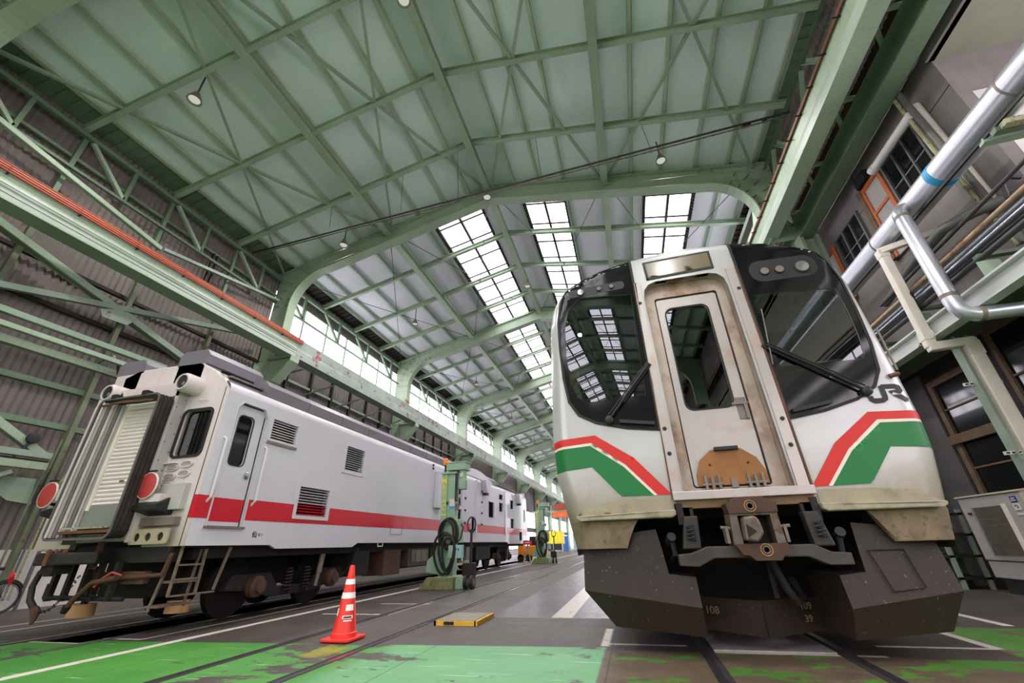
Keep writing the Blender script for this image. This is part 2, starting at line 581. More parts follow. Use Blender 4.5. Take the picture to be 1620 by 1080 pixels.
    rough = t.math('SUBTRACT', t.math('ADD', t.math('MULTIPLY', n2, 0.35), 0.36), t.math('MULTIPLY', gang, 0.22), clamp=True)
    t.principled(col, rough, 0.0, (n2, 0.12), spec=0.45)
    return t.m

mb = MB()
mb.plate([(-12.6, -27.5), (12.0, -27.5), (12.0, 88), (-12.6, 88)], [[(-7.38, 4.46), (-6.62, 4.46), (-6.62, 30), (-7.38, 30)]], -0.15, 0.0, axis='z')
struct(mb, 'floor', floor_material())
mb = MB()
mb.box(-7.5, -7.38, 4.3, 30.1, -1.3, -0.02).box(-6.62, -6.5, 4.3, 30.1, -1.3, -0.02).box(-7.5, -6.5, 4.3, 4.44, -1.3, -0.02).box(-7.5, -6.5, 30, 30.1, -1.3, -0.02)
mb.box(-7.5, -6.5, 4.3, 30.1, -1.4, -1.3)
struct(mb, 'trim_pit', 'groove')
struct(MB().box(-12.6, 12, -27.4, -27.2, 0, 4.2), 'wall_rear', 'corrugated')  # unseen end wall, added to keep low light from under the trains
struct(MB().box(-12.6, 12, -27.4, -27.2, 9.0, 13.4), 'wall_rear', 'corrugated')
for j in range(6):
    struct(MB().box(-12.6+4.9*j-0.2, -12.6+4.9*j+0.2, -27.4, -27.2, 4.2, 9.0), 'trim_rear_post', 'green_dark')
# ground outside both ends of the hall
mb = MB().box(-30, 30, -60, -27.5, -0.2, -0.03)
struct(mb, 'ground_yard', paint('yard_ground', (150, 146, 140), 0.9))
mb = MB().box(-30, 30, 88, 150, -0.2, -0.03)
struct(mb, 'ground_yard', paint('yard_ground_far', (150, 146, 140), 0.9))

# rigid steel frames
def arc(cx, cz, rx, rz, a0, a1, n):
    return [(cx+rx*cos(radians(a0+(a1-a0)*k/n)), cz+rz*sin(radians(a0+(a1-a0)*k/n))) for k in range(n+1)]
inner_l = [(-11.58, 7.17), (-11.58, 9.35)] + arc(-10.05, 9.35, 1.53, 1.55, 180, 96, 10)[1:] + [(-7.6, 11.52)]
inner_r = [(3.3, 11.19)] + arc(3.55, 9.55, 1.40, 1.55, 88, 0, 10) + [(4.95, 8.5)]
inner = inner_l + [(RX, 12.56)] + inner_r
outer = [(5.7, 8.5), (5.7, zr(5.7, 13.39)), (RX, 13.39), (-12.45, zr(-12.45, 13.39)), (-12.45, 7.17)]
for k, yf in enumerate(FRAMES):
    mb = MB()
    mb.prism(inner + outer, yf-0.03, yf+0.03)
    for i in range(len(inner)-1):                       # lower flange follows the inner edge
        (x0, z0), (x1, z1) = inner[i], inner[i+1]
        d = hypot(x1-x0, z1-z0)
        nx, nz = -(z1-z0)/d*0.02, (x1-x0)/d*0.02
        mb.prism([(x0-nx, z0-nz), (x1-nx, z1-nz), (x1+nx, z1+nz), (x0+nx, z0+nz)], yf-0.19, yf+0.19)
    for (x0, x1) in ((-12.45, RX), (RX, 5.7)):
        z0, z1 = zr(x0, 13.17), zr(x1, 13.17)
        mb.prism([(x0, z0), (x1, z1), (x1, z1+0.03), (x0, z0+0.03)], yf-0.15, yf+0.15)
    # radial stiffeners at the curved knees
    for (cx, cz, rx, rz, a0, a1) in ((-10.05, 9.35, 1.53, 1.55, 176, 100), (3.55, 9.55, 1.40, 1.55, 86, 4)):
        for j in range(9):
            a = radians(a0+(a1-a0)*j/8)
            for (s0, s1) in ((1.03, 1.17), (1.34, 1.50)):
                p0 = (cx+rx*s0*cos(a), yf, cz+rz*s0*sin(a))
                p1 = (cx+rx*s1*cos(a), yf, cz+rz*s1*sin(a))
                mb.bar(p0, p1, 0.2, 0.02, (-sin(a), 0, cos(a)))
    # columns and corbels below the crane girders
    mb.box(-12.45, -11.95, yf-0.03, yf+0.03, 0, 7.2)
    mb.box(-12.0, -11.94, yf-0.2, yf+0.2, 0, 7.2)
    mb.box(-12.45, -12.4, yf-0.2, yf+0.2, 0, 7.2)
    cor = [(-11.95, 7.17), (-10.88, 7.17), (-10.88, 6.98), (-11.48, 6.3), (-11.95, 6.3)]
    mb.prism(cor, yf-0.03, yf+0.03)
    mb.box(-11.95, -10.86, yf-0.2, yf+0.2, 7.13, 7.17)
    mb.bar((-10.88, yf, 7.15), (-10.88, yf, 6.98), 0.03, 0.4, (0, 1, 0))
    mb.bar((-10.88, yf, 6.98), (-11.48, yf, 6.28), 0.4, 0.03)
    mb.box(5.62, 5.7, yf-0.2, yf+0.2, 0, 8.5).box(6.0, 6.08, yf-0.2, yf+0.2, 0, 8.4).box(5.7, 6.0, yf-0.03, yf+0.03, 0, 8.4)
    struct(mb, 'roof_frame', 'green')

# longitudinal main beams, rafters, braces, roof sheets, skylights, bay by bay
SKY = [(-6.12, -4.15), (-2.40, -0.80), (2.10, 3.72)]
BAT = [-11.82, -11.2, -10.1, -8.85, -7.6, -6.4, -5.3, -4.35, -2.55, -1.62, -0.72, 0.7, 1.62, 2.55, 3.6, 4.55, 5.3]
for k in range(len(FRAMES)-1):
    y0, y1 = FRAMES[k], FRAMES[k+1]
    near = abs(y0-NEAR) < 0.1
    far = y0 > 40
    sheet = 'roof_panel_bounce' if near else 'roof_white'
    for bx in (-7.6, RX, 0.69):
        zb = zr(bx, 12.80)
        mb = MB().ibeam((bx, y0+0.19, zb+0.14), (bx, y1-0.19, zb+0.14), 0.22, 0.28, 0.03)
        struct(mb, 'beam_longitudinal', 'green')
    for j in (1, 2, 3):
        yr = (0, 4.05, 6.43, 8.8)[j] if near else y0 + (y1-y0)*j/4 + 0.1
        for (xa, xb) in ((-12.35, RX), (RX, 5.6)):
            mb = MB().ibeam((xa, yr, zr(xa, 13.1)), (xb, yr, zr(xb, 13.1)), 0.13, 0.2, 0.025)
            struct(mb, 'beam_rafter', 'green')
    for (xa, xb) in ((-12.2, -7.7), (-7.5, RX-0.1), (RX+0.1, 0.6), (0.8, 5.2)):
        for (ya, yb) in ((y0+0.1, y1-0.1), (y1-0.1, y0+0.1)):
            mb = MB()
            if near:
                mb.angle((xa, ya, zr(xa, 13.06)), (xb, yb, zr(xb, 13.06)), 0.075)
            else:
                mb.tube([(xa, ya, zr(xa, 13.04)), (xb, yb, zr(xb, 13.04))], 0.014, 6)
            struct(mb, 'beam_brace', 'green' if near else 'dark_pipe')
    cuts = [] if near else SKY
    xs = [-12.6]
    for a, b in cuts:
        xs += [a, b]
    xs.append(5.85)
    mb = MB()
    for i in range(0, len(xs), 2):
        seg = [xs[i], xs[i+1]]
        if seg[0] < RX < seg[1]:
            seg.insert(1, RX)
        top = [(x, zr(x, 13.40)) for x in seg]
        mb.prism(top + [(x, z+0.06) for x, z in reversed(top)], y0, y1)
    struct(mb, 'roof_sheet', sheet)
    for bx in BAT:
        if any(a-0.05 < bx < b+0.05 for a, b in cuts):
            continue
        z = zr(bx, 13.34)
        mb = MB().box(bx-0.045, bx+0.045, y0+0.02, y1-0.02, z-0.05, z+0.06)
        mb.box(bx+0.055, bx+0.07, y0+0.02, y1-0.02, z-0.04, z+0.06)
        struct(mb, 'trim_batten', 'batten' if near else 'green_pale')
    for side, (xa, xb) in enumerate(((-12.5, -11.88), (5.45, 5.75))):
        mb = MB()
        zz_ = lambda x: zr(x, 13.36)
        mb.prism([(xa, zz_(xa)-0.02), (xb, zz_(xb)-0.02), (xb, zz_(xb)), (xa, zz_(xa))], y0, y1)
        for j in range(32):
            y = y0+(y1-y0)*j/32
            mb.prism([(xa, zz_(xa)-0.06), (xb, zz_(xb)-0.06), (xb, zz_(xb)-0.02), (xa, zz_(xa)-0.02)], y, y+0.03)
        struct(mb, 'ceiling_eave', 'green_dark' if near else 'dark_metal')
    for (xa, xb) in cuts:
        mb = MB().prism([(xa, zr(xa, 13.46)), (xb, zr(xb, 13.46)), (xb, zr(xb, 13.48)), (xa, zr(xa, 13.48))], y0, y1)
        sk = struct(mb, 'window_skylight', 'roof_pane')
        mb = MB()
        xm = (xa+xb)/2
        for x, w in ((xa, 0.08), (xm, 0.09), (xb, 0.08)):
            mb.box(x-w/2, x+w/2, y0, y1, zr(x, 13.36), zr(x, 13.47))
        ny = 8
        for j in range(1, ny):
            y = y0+(y1-y0)*j/ny
            mb.prism([(xa, zr(xa, 13.41)), (xb, zr(xb, 13.41)), (xb, zr(xb, 13.455)), (xa, zr(xa, 13.455))], y-0.03, y+0.03)
        mb.build('glazing_bar', M['dark_metal'], sk)
        mb = MB()
        for x in ((xa-0.07, xb+0.01) if xa < RX else (xa-0.07, xb+0.01)):
            n = int((y1-y0)/0.16)
            for j in range(n):
                y = y0+(y1-y0)*j/n
                mb.box(x, x+0.06, y, y+0.08, zr(x, 13.30), zr(x, 13.42))
        mb.build('edge_flashing', M['dark_metal'], sk)

def corr_wall(name, x, y0, y1, z0, z1, pitch, amp, mat, thick=0.02):
    mb = MB()
    n = int((y1-y0)/pitch*4)
    prof = [(y0+(y1-y0)*i/n, amp*(1, 0.0, -1, 0.0)[i % 4]) for i in range(n+1)]
    vs = [(x+a, y, z) for z in (z0, z1) for (y, a) in prof]
    m = len(prof)
    mb.add(vs, [(i, i+1, m+i+1, m+i) for i in range(m-1)], False)
    vs2 = [(x-thick-amp, y, z) for (y, z) in ((y0, z0), (y1, z0), (y1, z1), (y0, z1))]
    mb.add(vs2, [(0, 1, 2, 3)])
    return struct(mb, name, mat)

ORD = ['', 'first', 'second', 'third', 'fourth', 'fifth', 'sixth', 'seventh', 'eighth', 'ninth']
# left wall: whitewashed plinth, corrugated sheet, clerestory beyond the second frame
struct(MB().box(-12.75, -12.42, -27, 30, 0, 1.1), 'wall_left_plinth', 'white_wall')
corr_wall('wall_left', -12.5, -3.2, 11.0, 1.1, 11.2, 0.15, 0.025, 'corrugated')
wn = 0
def glazed(x, y0, y1, z0, z1, nx, zs, nm, facing=1, mat='pane'):
    mb = MB().box(x-0.02, x, y0, y1, z0, z1)
    o = struct(mb, nm, mat)
    mb = MB()
    for i in range(nx+1):
        y = y0+(y1-y0)*i/nx
        mb.box(x, x+0.06*facing, y-0.03, y+0.03, z0, z1) if facing > 0 else mb.box(x-0.08, x-0.02, y-0.03, y+0.03, z0, z1)
    for z in [z0, z1]+zs:
        mb.box(x, x+0.06, y0, y1, z-0.03, z+0.03) if facing > 0 else mb.box(x-0.08, x-0.02, y0, y1, z-0.03, z+0.03)
    mb.build('window_frame', M['green_dark'], o)
    return o
for k in range(len(FRAMES)-1):
    y0, y1 = FRAMES[k], FRAMES[k+1]
    if y0 < NEAR-1:
        yb = min(y1, -3.3)
        corr_wall('wall_left_eave', -12.5, y0, y1 if y1 < 0 else -3.2, 10.6, 11.2, 0.2, 0.025, 'corrugated')
        struct(MB().box(-12.6, -12.45, y0, yb, 1.1, 3.4), 'wall_left_rear', 'corrugated')
        glazed(-12.5, y0+0.15, yb-0.15, 3.4, 10.6, 6, [6.0, 8.3], 'window_%d' % (10+k), 1, 'pane_fill')  # added glowing wall, unseen, to brighten the near bay and roof
        struct(MB().box(-12.6, -12.45, yb-0.15, y0+9.65 if y0 < -10 else yb, 1.1, 10.6), 'wall_left_pier', 'corrugated')
    if y0 > NEAR+1:
        if y0 < 29:
            corr_wall('wall_left', -12.5, y0, y1, 1.1, 8.3, 0.2, 0.025, 'corrugated_dark')
        else:
            corr_wall('wall_left', -12.5, y0, y1, 4.6, 8.3, 0.3, 0.025, 'corrugated_dark')
            struct(MB().box(-12.6, -12.45, y0, y1, 2.3, 2.75), 'wall_left_spandrel', 'dark_metal')
            glazed(-12.5, y0+0.3, y1-0.3, 0.5, 2.3, 6, [1.4], 'window_%d' % (30+k))
            glazed(-12.5, y0+0.3, y1-0.3, 2.75, 4.6, 6, [3.6], 'window_%d' % (50+k))
            struct(MB().box(-12.6, -12.45, y0, y1, 0.0, 0.5), 'wall_left_plinth', 'white_wall')
        corr_wall('wall_left_eave', -12.5, y0, y1, 10.35, 11.2, 0.2, 0.025, 'corrugated')
        glazed(-12.5, y0+0.15, y1-0.55, 8.3, 10.35, 6, [9.75], 'window_%d' % (70+k))
    # wall posts and girts behind the white train
for k in range(len(FRAMES)-1):
    y0, y1 = FRAMES[k], FRAMES[k+1]
    if y0 < NEAR-1:
        continue
    near = abs(y0-NEAR) < 0.1
    # eaves truss, seen against the sheets or the clerestory
    mb = MB()
    xt = -12.2
    tr = thing('eaves_truss', ['light green lattice truss under the left eaves above the red cables, nearest bay',
                               'lattice truss silhouetted against the left clerestory, %s bay beyond the knee frame' % ORD[min(9, max(0, k-3))]][0 if near else 1], 'truss', (xt, y0, 9.5), None if near else 'eaves trusses against the left clerestory')
    MB().angle((xt, y0+0.2, 10.6), (xt, y1-0.2, 10.6), 0.11).build('top_chord', M['green_dark'], tr)
    MB().angle((xt, y0+0.2, 9.55), (xt, y1-0.2, 9.55), 0.07).build('bottom_chord', M['green_dark'], tr)
    nb = 8
    for j in range(nb):
        ya, yb = y0+(y1-y0)*j/nb, y0+(y1-y0)*(j+1)/nb
        if j % 2 == 0:
            MB().angle((xt, ya+0.1, 10.55), (xt, yb, 9.6), 0.085).build('diagonal', M['green' if near else 'green_dark'], tr)
        else:
            MB().angle((xt, ya, 9.58), (xt, ya, 10.6), 0.085).build('post', M['green_dark'], tr)
    # left crane girder on its corbels
    g = thing('crane_girder', ['green crane girder carrying the red cables along the left wall, nearest span',
                               'weathered crane girder below the clerestory on the left, %s span beyond the first bracket' % ORD[min(9, max(0, k-3))]][0 if near else 1], 'girder', (-11.15, y0, 7.65), 'crane girders on the left wall')
    gm = 'green' if near else 'green_worn'
    MB().box(-10.94, -10.90, y0, y1, 7.2, 7.88).box(-11.30, -11.26, y0, y1, 7.2, 7.88).build('web', M['green' if near else 'girder_rusty'], g)
    MB().box(-11.33, -10.86, y0, y1, 7.165, 7.2).build('lower_flange', M[gm], g)
    MB().box(-11.33, -10.90, y0, y1, 7.88, 7.92).build('upper_flange', M[gm], g)
    MB().prism([(-10.86, 7.19), (-10.865, 7.36), (-10.88, 7.38), (-10.88, 7.44), (-10.895, 7.55), (-10.91, 7.55), (-10.91, 7.19)], y0, y1).build('edge_plate', M['girder_highlight' if near else 'girder_rusty'], g)
    if near:
        for z in (7.30, 7.40, 7.47):
            MB().tube([(-10.862, y0, z), (-10.862, y1, z+0.01)], 0.008, 6).build('conduit_line', M['grey_metal'], g)
    # right crane girder
    if y0 < 30:
        g = thing('crane_girder', ['broad pale green crane girder running over the silver railcar on the right',
                                   'crane girder on the right, partly hidden behind the railcar roof', 'crane girder on the right, second span beyond the knee'][min(2, int((y0-NEAR)/9.0))], 'girder', (5.2, y0, 8.6), 'crane girders on the right')
        MB().box(4.85, 4.89, y0, y1, 8.62, 9.3).box(5.10, 5.13, y0, y1, 8.62, 9.3).build('web', M['green'], g)
        MB().box(4.80, 5.17, y0, y1, 8.58, 8.62).build('lower_flange', M['green'], g)
        MB().box(4.82, 5.17, y0, y1, 9.3, 9.34).build('upper_flange', M['green_dark'], g)
        MB().prism([(4.80, 8.60), (4.815, 8.80), (4.84, 8.93), (4.86, 8.93), (4.86, 8.60)], y0, y1).build('edge_plate', M['girder_highlight'], g)
        for j in range(14):
            y = y0+(y1-y0)*(j+0.5)/14
            MB().box(4.72, 4.86, y-0.01, y+0.01, 9.22, 9.25).build('clip', M['dark_metal'], g)
        MB().box(4.80, 4.83, y0, y1, 9.26, 9.34).build('crane_rail', M['rust_metal'], g)
    if y0 >= NEAR+1 and y0 < 28:
        for j in (1, 2, 3, 4, 5, 6):
            y = y0+(y1-y0)*j/7
            struct(MB().box(-12.46, -12.36, y-0.05, y+0.05, 1.1, 8.3), 'trim_post', 'dark_metal')
        for z in (2.6, 4.2, 5.6, 7.0):
            struct(MB().box(-12.44, -12.36, y0, y1, z-0.05, z+0.05), 'trim_girt', 'green_worn')
        # dark lattice bracket between wall and girder
        for j in range(5):
            ya = y0+(y1-y0)*j/5
            struct(MB().bar((-12.4, ya, 6.4), (-11.4, ya+1.0, 7.15), 0.06, 0.06), 'beam_strut', 'green_dark')

# right-hand hall wall above the crane girder, and its clerestory in the far bays
corr_wall('wall_right_upper', 5.75, -27, 11.0, 9.34, 11.7, 0.15, -0.025, 'corrugated')
for k in range(len(FRAMES)-1):
    y0, y1 = FRAMES[k], FRAMES[k+1]
    if y0 > NEAR+1:
        glazed(5.74, y0+0.2, y1-0.2, 9.34, 11.0, 6, [10.4], 'window_%d' % (90+k), -1)
        struct(MB().box(5.72, 5.8, y0, y1, 11.0, 11.7), 'wall_right_eave', 'corrugated')
    if NEAR-1 < y0 < 30:
        tr = thing('eaves_truss', 'pale lattice truss between the right crane girder and the roof, %s' % ['nearest bay', 'beyond the knee bracket', 'farthest bay'][min(2, int((y0-NEAR)/9.0))], 'truss', (5.45, y0, 9.4))
        MB().angle((5.45, y0+0.2, 11.1), (5.45, y1-0.2, 11.1), 0.1).build('top_chord', M['green_dark'], tr)
        MB().angle((5.45, y0+0.2, 9.45), (5.45, y1-0.2, 9.45), 0.08).build('bottom_chord', M['dark_metal'], tr)
        for j in range(8):
            ya, yb = y0+(y1-y0)*j/8, y0+(y1-y0)*(j+1)/8
            za, zb = (9.5, 11.0) if j % 2 == 0 else (11.0, 9.5)
            MB().angle((5.45, ya+0.1, za), (5.45, yb-0.05, zb), 0.11).build('diagonal', M['green_pale'], tr)

# office building and side aisle on the right
struct(MB().box(6.3, 6.5, 6.2, 60, 4.0, 9.6), 'wall_right_office', 'concrete_panel')
struct(MB().box(6.3, 6.5, 6.2, 60, 0, 4.0), 'wall_right_lower', 'lower_wall_shade')
struct(MB().box(6.5, 12, 6.2, 6.4, 7.55, 8.6), 'wall_right_end', 'concrete_panel')
struct(MB().box(6.5, 12, 6.22, 6.4, 0, 7.55), 'wall_right_end_lower', 'off_white')
struct(MB().box(6.25, 12, -27, 6.2, 8.46, 8.6), 'ceiling_side_room', 'soffit')
struct(MB().box(6.2, 6.34, -27, 6.2, 8.46, 9.6), 'beam_header', 'concrete_panel')
glazed(11.95, -26.8, 5.8, 3.2, 8.3, 16, [5.6], 'window_120', -1, 'pane_fill')  # added glowing panes in the unseen side wall, more fill light
struct(MB().box(11.9, 12.1, -27, 6.2, 0, 3.2), 'wall_right_outer', 'off_white')
struct(MB().box(5.72, 6.5, -27, 60, 9.42, 9.5), 'ceiling_aisle', 'brown_wood')
for z in (5.2, 6.5, 7.8, 8.8):
    struct(MB().box(6.293, 6.3, 6.2, 30, z-0.006, z+0.006), 'trim_joint', 'groove')
for y in (7.0, 9.1, 11.2, 13.3):
    struct(MB().box(6.293, 6.3, y-0.006, y+0.006, 8.15, 9.6), 'trim_joint', 'groove')
g = thing('crane_girder', 'dark green I-beam between the broad girder and the concrete office wall', 'girder', (5.8, -8, 8.4))
MB().ibeam((5.80, -8, 8.68), (5.80, 40, 8.68), 0.36, 0.56, 0.03).build('beam_section', M['green_dark'], g)
for y in (2, 3.7, 5.4, 7.1, 8.8, 10.5, 12.2):
    MB().angle((5.22, y, 9.1), (5.75, y+0.75, 8.98), 0.08).build('brace', M['green'], g)
    MB().angle((5.22, y, 9.0), (5.75, y, 9.0), 0.07).build('brace', M['green'], g)
# ------------------------------------------------------------------ left wall fittings in the nearest bay
for z in (2.35, 3.55, 4.4):
    struct(MB().angle((-12.38, -8, z), (-12.38, 10.9, z), 0.12), 'trim_girt', 'green_dark')
for z in (6.15, 7.1):
    struct(MB().angle((-12.38, -8, z), (-12.38, 10.9, z), 0.09), 'trim_girt', 'dark_metal')
for z in (8.75, 9.95):
    struct(MB().angle((-12.38, -8, z), (-12.38, 10.9, z), 0.08), 'trim_girt', 'green_dark')
for y in (1.7, 4.1, 6.4, 8.75):
    b = MB().angle((-12.24, y, 0.3), (-12.24, y, 7.7), 0.10)
    struct(b, 'trim_post', 'green_olive')
    struct(MB().angle((-12.3, y, 8.0), (-12.3, y, 10.6), 0.09), 'trim_post', 'green_dark')
for y in (8.05, 8.2):
    struct(MB().box(-12.3, -12.22, y, y+0.05, 8.2, 9.9), 'trim_post', 'dark_metal')
tag(MB().angle((-12.1, 2.9, 7.47), (-12.1, 9.4, 5.67), 0.15).angle((-12.16, 2.9, 7.47), (-12.16, 9.4, 5.67), 0.15).build('wall_brace', M['green']),
    'long green brace falling towards the white train on the left wall', 'brace')
tag(MB().angle((-12.05, 2.2, 5.43), (-12.05, 10.6, 7.9), 0.13).build('wall_brace', M['green_worn']),
    'worn brace with rusty edge rising away across the left wall', 'brace')
tag(MB().prism([(5.9, 6.25), (6.45, 6.28), (6.6, 6.52), (6.2, 6.62), (5.8, 6.42)], -11.965, -11.95, 'x').build('gusset_plate', M['green_worn']),
    'riveted pale green gusset plate where the left wall braces cross', 'gusset plate')
tag(MB().angle((-12.1, 3.8, 4.1), (-12.1, 6.05, 2.85), 0.14).build('wall_brace', M['green']),
    'short green brace ending at the low wall platform beside the gauge', 'brace')
for y in (4.42, 5.75, 7.08, 8.41, 3.1, 1.8):
    sl = struct(MB().box(-12.46, -12.42, y, y+1.0, 7.90, 7.935), 'window_slit', 'faint_glow')
struct(MB().box(-12.48, -12.40, -8, 11, 7.96, 8.02), 'trim_slit', 'dark_metal')
tag(MB().angle((-12.08, 2.2, 9.53), (-12.08, 6.5, 8.8), 0.11).build('wall_brace', M['green']),
    'green brace on the upper left wall running down towards the red cables', 'brace')
tag(MB().angle((-12.08, 6.6, 8.85), (-12.08, 10.8, 9.62), 0.09).build('wall_brace', M['green_worn']),
    'slim green brace on the upper left wall rising towards the knee frame', 'brace')
# pale walkway beams on brackets
w = thing('wall_walkway', 'pale green lattice walkway beam on brackets along the left wall above the train roof', 'walkway', (-11.8, 0, 5.1))
MB().angle((-11.8, -6, 5.4), (-11.8, 7.6, 5.46), 0.12).build('front_rail', M['green_pale'], w)
MB().angle((-11.8, -6, 5.12), (-11.8, 7.4, 5.2), 0.1).build('lower_rail', M['green'], w)
MB().angle((-12.2, -6, 5.0), (-12.2, 9.5, 5.0), 0.16).build('rear_beam', M['green'], w)
for y in (1.7, 4.1, 6.4):
    MB().bar((-12.2, y, 5.3), (-11.8, y, 5.35), 0.06, 0.06).build('bracket', M['green_worn'], w)
    MB().bar((-12.2, y+0.5, 4.98), (-11.8, y+0.1, 5.3), 0.05, 0.05).build('bracket', M['rust_metal'], w)
w = thing('wall_platform', 'low green shelf platform on the left wall below the round gauge', 'platform', (-11.8, 0, 2.6))
MB().box(-12.3, -11.75, -2, 6.05, 2.70, 2.76).build('deck', M['dark_metal'], w)
MB().angle((-11.76, -2, 2.74), (-11.76, 6.05, 2.8), 0.12).build('front_rail', M['green_worn'], w)
MB().angle((-11.78, -2, 2.5), (-11.78, 6.05, 2.58), 0.14).build('lower_rail', M['green'], w)
MB().bar((-12.3, 4.9, 2.0), (-11.8, 5.6, 2.5), 0.08, 0.08).build('bracket', M['green'], w)
MB().prism([(5.2, 2.45), (6.2, 2.45), (6.3, 1.95), (5.9, 2.0)], -12.2, -12.18, 'x').build('gusset', M['green_pale'], w)
# gauge on the platform
g = thing('round_gauge', 'small round dial gauge on a chain bracket above the low wall platform', 'gauge', (-12.0, 5.74, 2.76))
MB().tube([(-12, 5.6, 2.78), (-12, 5.66, 2.95), (-12, 5.7, 3.0), (-12, 5.72, 3.1)], 0.025, 8).build('stem', M['black'], g)
MB().lathe((-12.0, 5.76, 3.2), [(0.0, -0.02), (0.11, -0.02), (0.11, 0.05), (0.085, 0.055)], 'x', 20).build('bezel', M['black'], g)
MB().lathe((-12.0, 5.76, 3.2), [(0.085, 0.0), (0.085, 0.053)], 'x', 20).build('dial', M['off_white'], g)
# conduits down the post
for i, (dy, mat) in enumerate(((0.12, 'grey_pipe'), (0.2, 'yellow_pipe'), (-0.16, 'green_olive'))):
    tag(MB().tube([(-12.14, 6.4+dy, 0.2), (-12.14, 6.4+dy, 2.4), (-12.1, 6.45+dy, 2.62), (-12.1, 6.45+dy, 3.3)], 0.021, 8).build('conduit', M[mat]),
        ['grey conduit running down the post behind the left marker disc', 'flaking yellow conduit beside the post behind the left marker disc', 'olive conduit beside the post behind the left marker disc'][i], 'conduit')
tag(MB().tube([(-12.1, 6.75, 0.0), (-12.1, 6.75, 3.2), (-12.1, 6.75, 3.35), (-12.1, 6.9, 3.42), (-12.1, 7.0, 3.36)], 0.035, 8).build('drain_pipe', M['grey_pipe']),
    'thin grey pipe with hooked red top on the left wall', 'pipe')
# red conductor cables above the girder
for i in range(4):
    tag(MB().tube([(-10.84, -8, 7.725+0.05*i), (-10.84, 11.2, 7.735+0.05*i)], 0.017, 6).build('conductor_cable', M['red_cable']),
        'red orange conductor cable in the bundle along the left crane girder', 'cable', 'red conductor cables on the left girder')
for j in range(12):
    y = -3+j*1.2
    tag(MB().box(-10.895, -10.78, y-0.012, y+0.012, 7.675, 7.70).box(-10.87, -10.865, y-0.012, y+0.012, 7.67, 7.9).build('cable_bracket', M['black']),
        'small black bracket carrying the red cables on the left girder', 'bracket', 'red cable brackets on the left girder')
for j, y in enumerate((20.5, 30, 39.5)):
    for i in range(3):
        tag(MB().tube([(-10.86, y-1.6, 7.96+0.05*i), (-10.86, y, 7.98+0.05*i)], 0.016, 6).build('conductor_cable', M['red_cable']),
            'short red cable end on the left girder at the %s knee beyond the near cables' % ['second', 'third', 'fourth'][j], 'cable', 'far red cable ends')
# twin tie rods across the hall
t = thing('tie_rod', 'rusty twin tie rods spanning the whole hall just in front of the knee frame', 'tie rod', (-3.4, 8.9, 10.8))
MB().tube([(-12.2, 9.3, 10.86), (-3.4, 8.92, 10.80), (5.35, 8.5, 10.68)], 0.03, 8).build('rod', M['dark_pipe'], t)
MB().tube([(-12.2, 9.3, 10.76), (-3.4, 8.92, 10.68), (5.35, 8.5, 10.56)], 0.022, 8).build('rod', M['rod'], t)
for x in (-8.6, -5.9, -3.9, -1.2, 2.0):
    MB().tube([(x, 8.9, 10.78), (x-0.1, 8.9, zr(x, 13.1))], 0.008, 5).build('hanger_wire', M['black'], t)
MB().lathe((4.2, 8.56, 10.63), [(0.03, 0), (0.06, 0.02), (0.06, 0.2), (0.03, 0.24)], 'x', 10).build('turnbuckle', M['black'], t)
MB().lathe((4.7, 8.54, 10.62), [(0.03, 0), (0.055, 0.02), (0.055, 0.1), (0.03, 0.12)], 'x', 10).build('turnbuckle', M['black'], t)
for i, (dz, yy) in enumerate(((0.1, 10.2), (0.0, 10.45), (0.2, 10.3))):
    pts = [(-11+1.6*j, yy, zr(-11+1.6*j, 12.2)+dz+0.05*sin(j*2.1+i)) for j in range(5)]
    tag(MB().tube(pts, 0.005, 5).build('roof_wire', M['grey_metal']), 'thin slack wire along the near knee frame, left half of the roof', 'wire', 'thin wires on the left of the knee frame')
    pts = [(-2.5+1.5*j, yy, zr(-2.5+1.5*j, 12.1)+dz+0.06*sin(j*1.7+i)) for j in range(6)]
    tag(MB().tube(pts, 0.005, 5).build('roof_wire', M['grey_metal']), 'thin slack wire along the near knee frame, right half of the roof', 'wire', 'thin wires on the right of the knee frame')

# ------------------------------------------------------------------ high-bay lamps
def lamp(x, y, z, label, group=None, light=True, watts=HIGH_BAY_WATTS):
    t = thing('high_bay_lamp', label, 'lamp', (x, y, z), group)
    MB().tube([(x, y, z+0.2), (x, y, zr(x, 12.79 if abs(x-RX) < 0.2 else 13.3))], 0.02, 6).build('stem', M['dark_pipe'], t)
    MB().lathe((x, y, z), [(0.06, 0.28), (0.09, 0.2), (0.15, 0.06), (0.165, 0.0), (0.15, 0.0), (0.13, 0.05), (0.06, 0.19)], 'z', 18).build('shade', M['grey_metal'], t)
    MB().lathe((x, y, z), [(0.0, -0.01), (0.09, 0.0), (0.125, 0.03), (0.10, 0.08)], 'z', 18).build('lens', M['lamp_glow' if y < 3 else 'faint_glow'], t)
    if light:
        ld = bpy.data.lights.new('high_bay_light', 'SPOT')
        ld.energy = watts
        ld.spot_size = radians(165)
        ld.spot_blend = 0.6
        ld.shadow_soft_size = 0.14
        ld.color = (1.0, 0.98, 0.94)
        lo = bpy.data.objects.new('high_bay_light', ld)
        lo.location = (0, 0, -0.05)
        COL.objects.link(lo)
        lo.parent = t
lamp(-9.05, 4.25, 11.0, 'round high bay lamp under the dark upper left roof, nearest on the left slope')
lamp(-8.95, 10.1, 11.05, 'round high bay lamp left of the knee frame just behind the tie rods')
lamp(2.38, 9.75, 11.3, 'round high bay lamp on the right roof slope above the silver railcar')
lamp(-3.48, 4.3, 12.4, 'round high bay lamp at the ridge beam near the top edge of the picture')
lamp(-3.5, 10.6, 12.35, 'round high bay lamp under the peak of the knee frame')
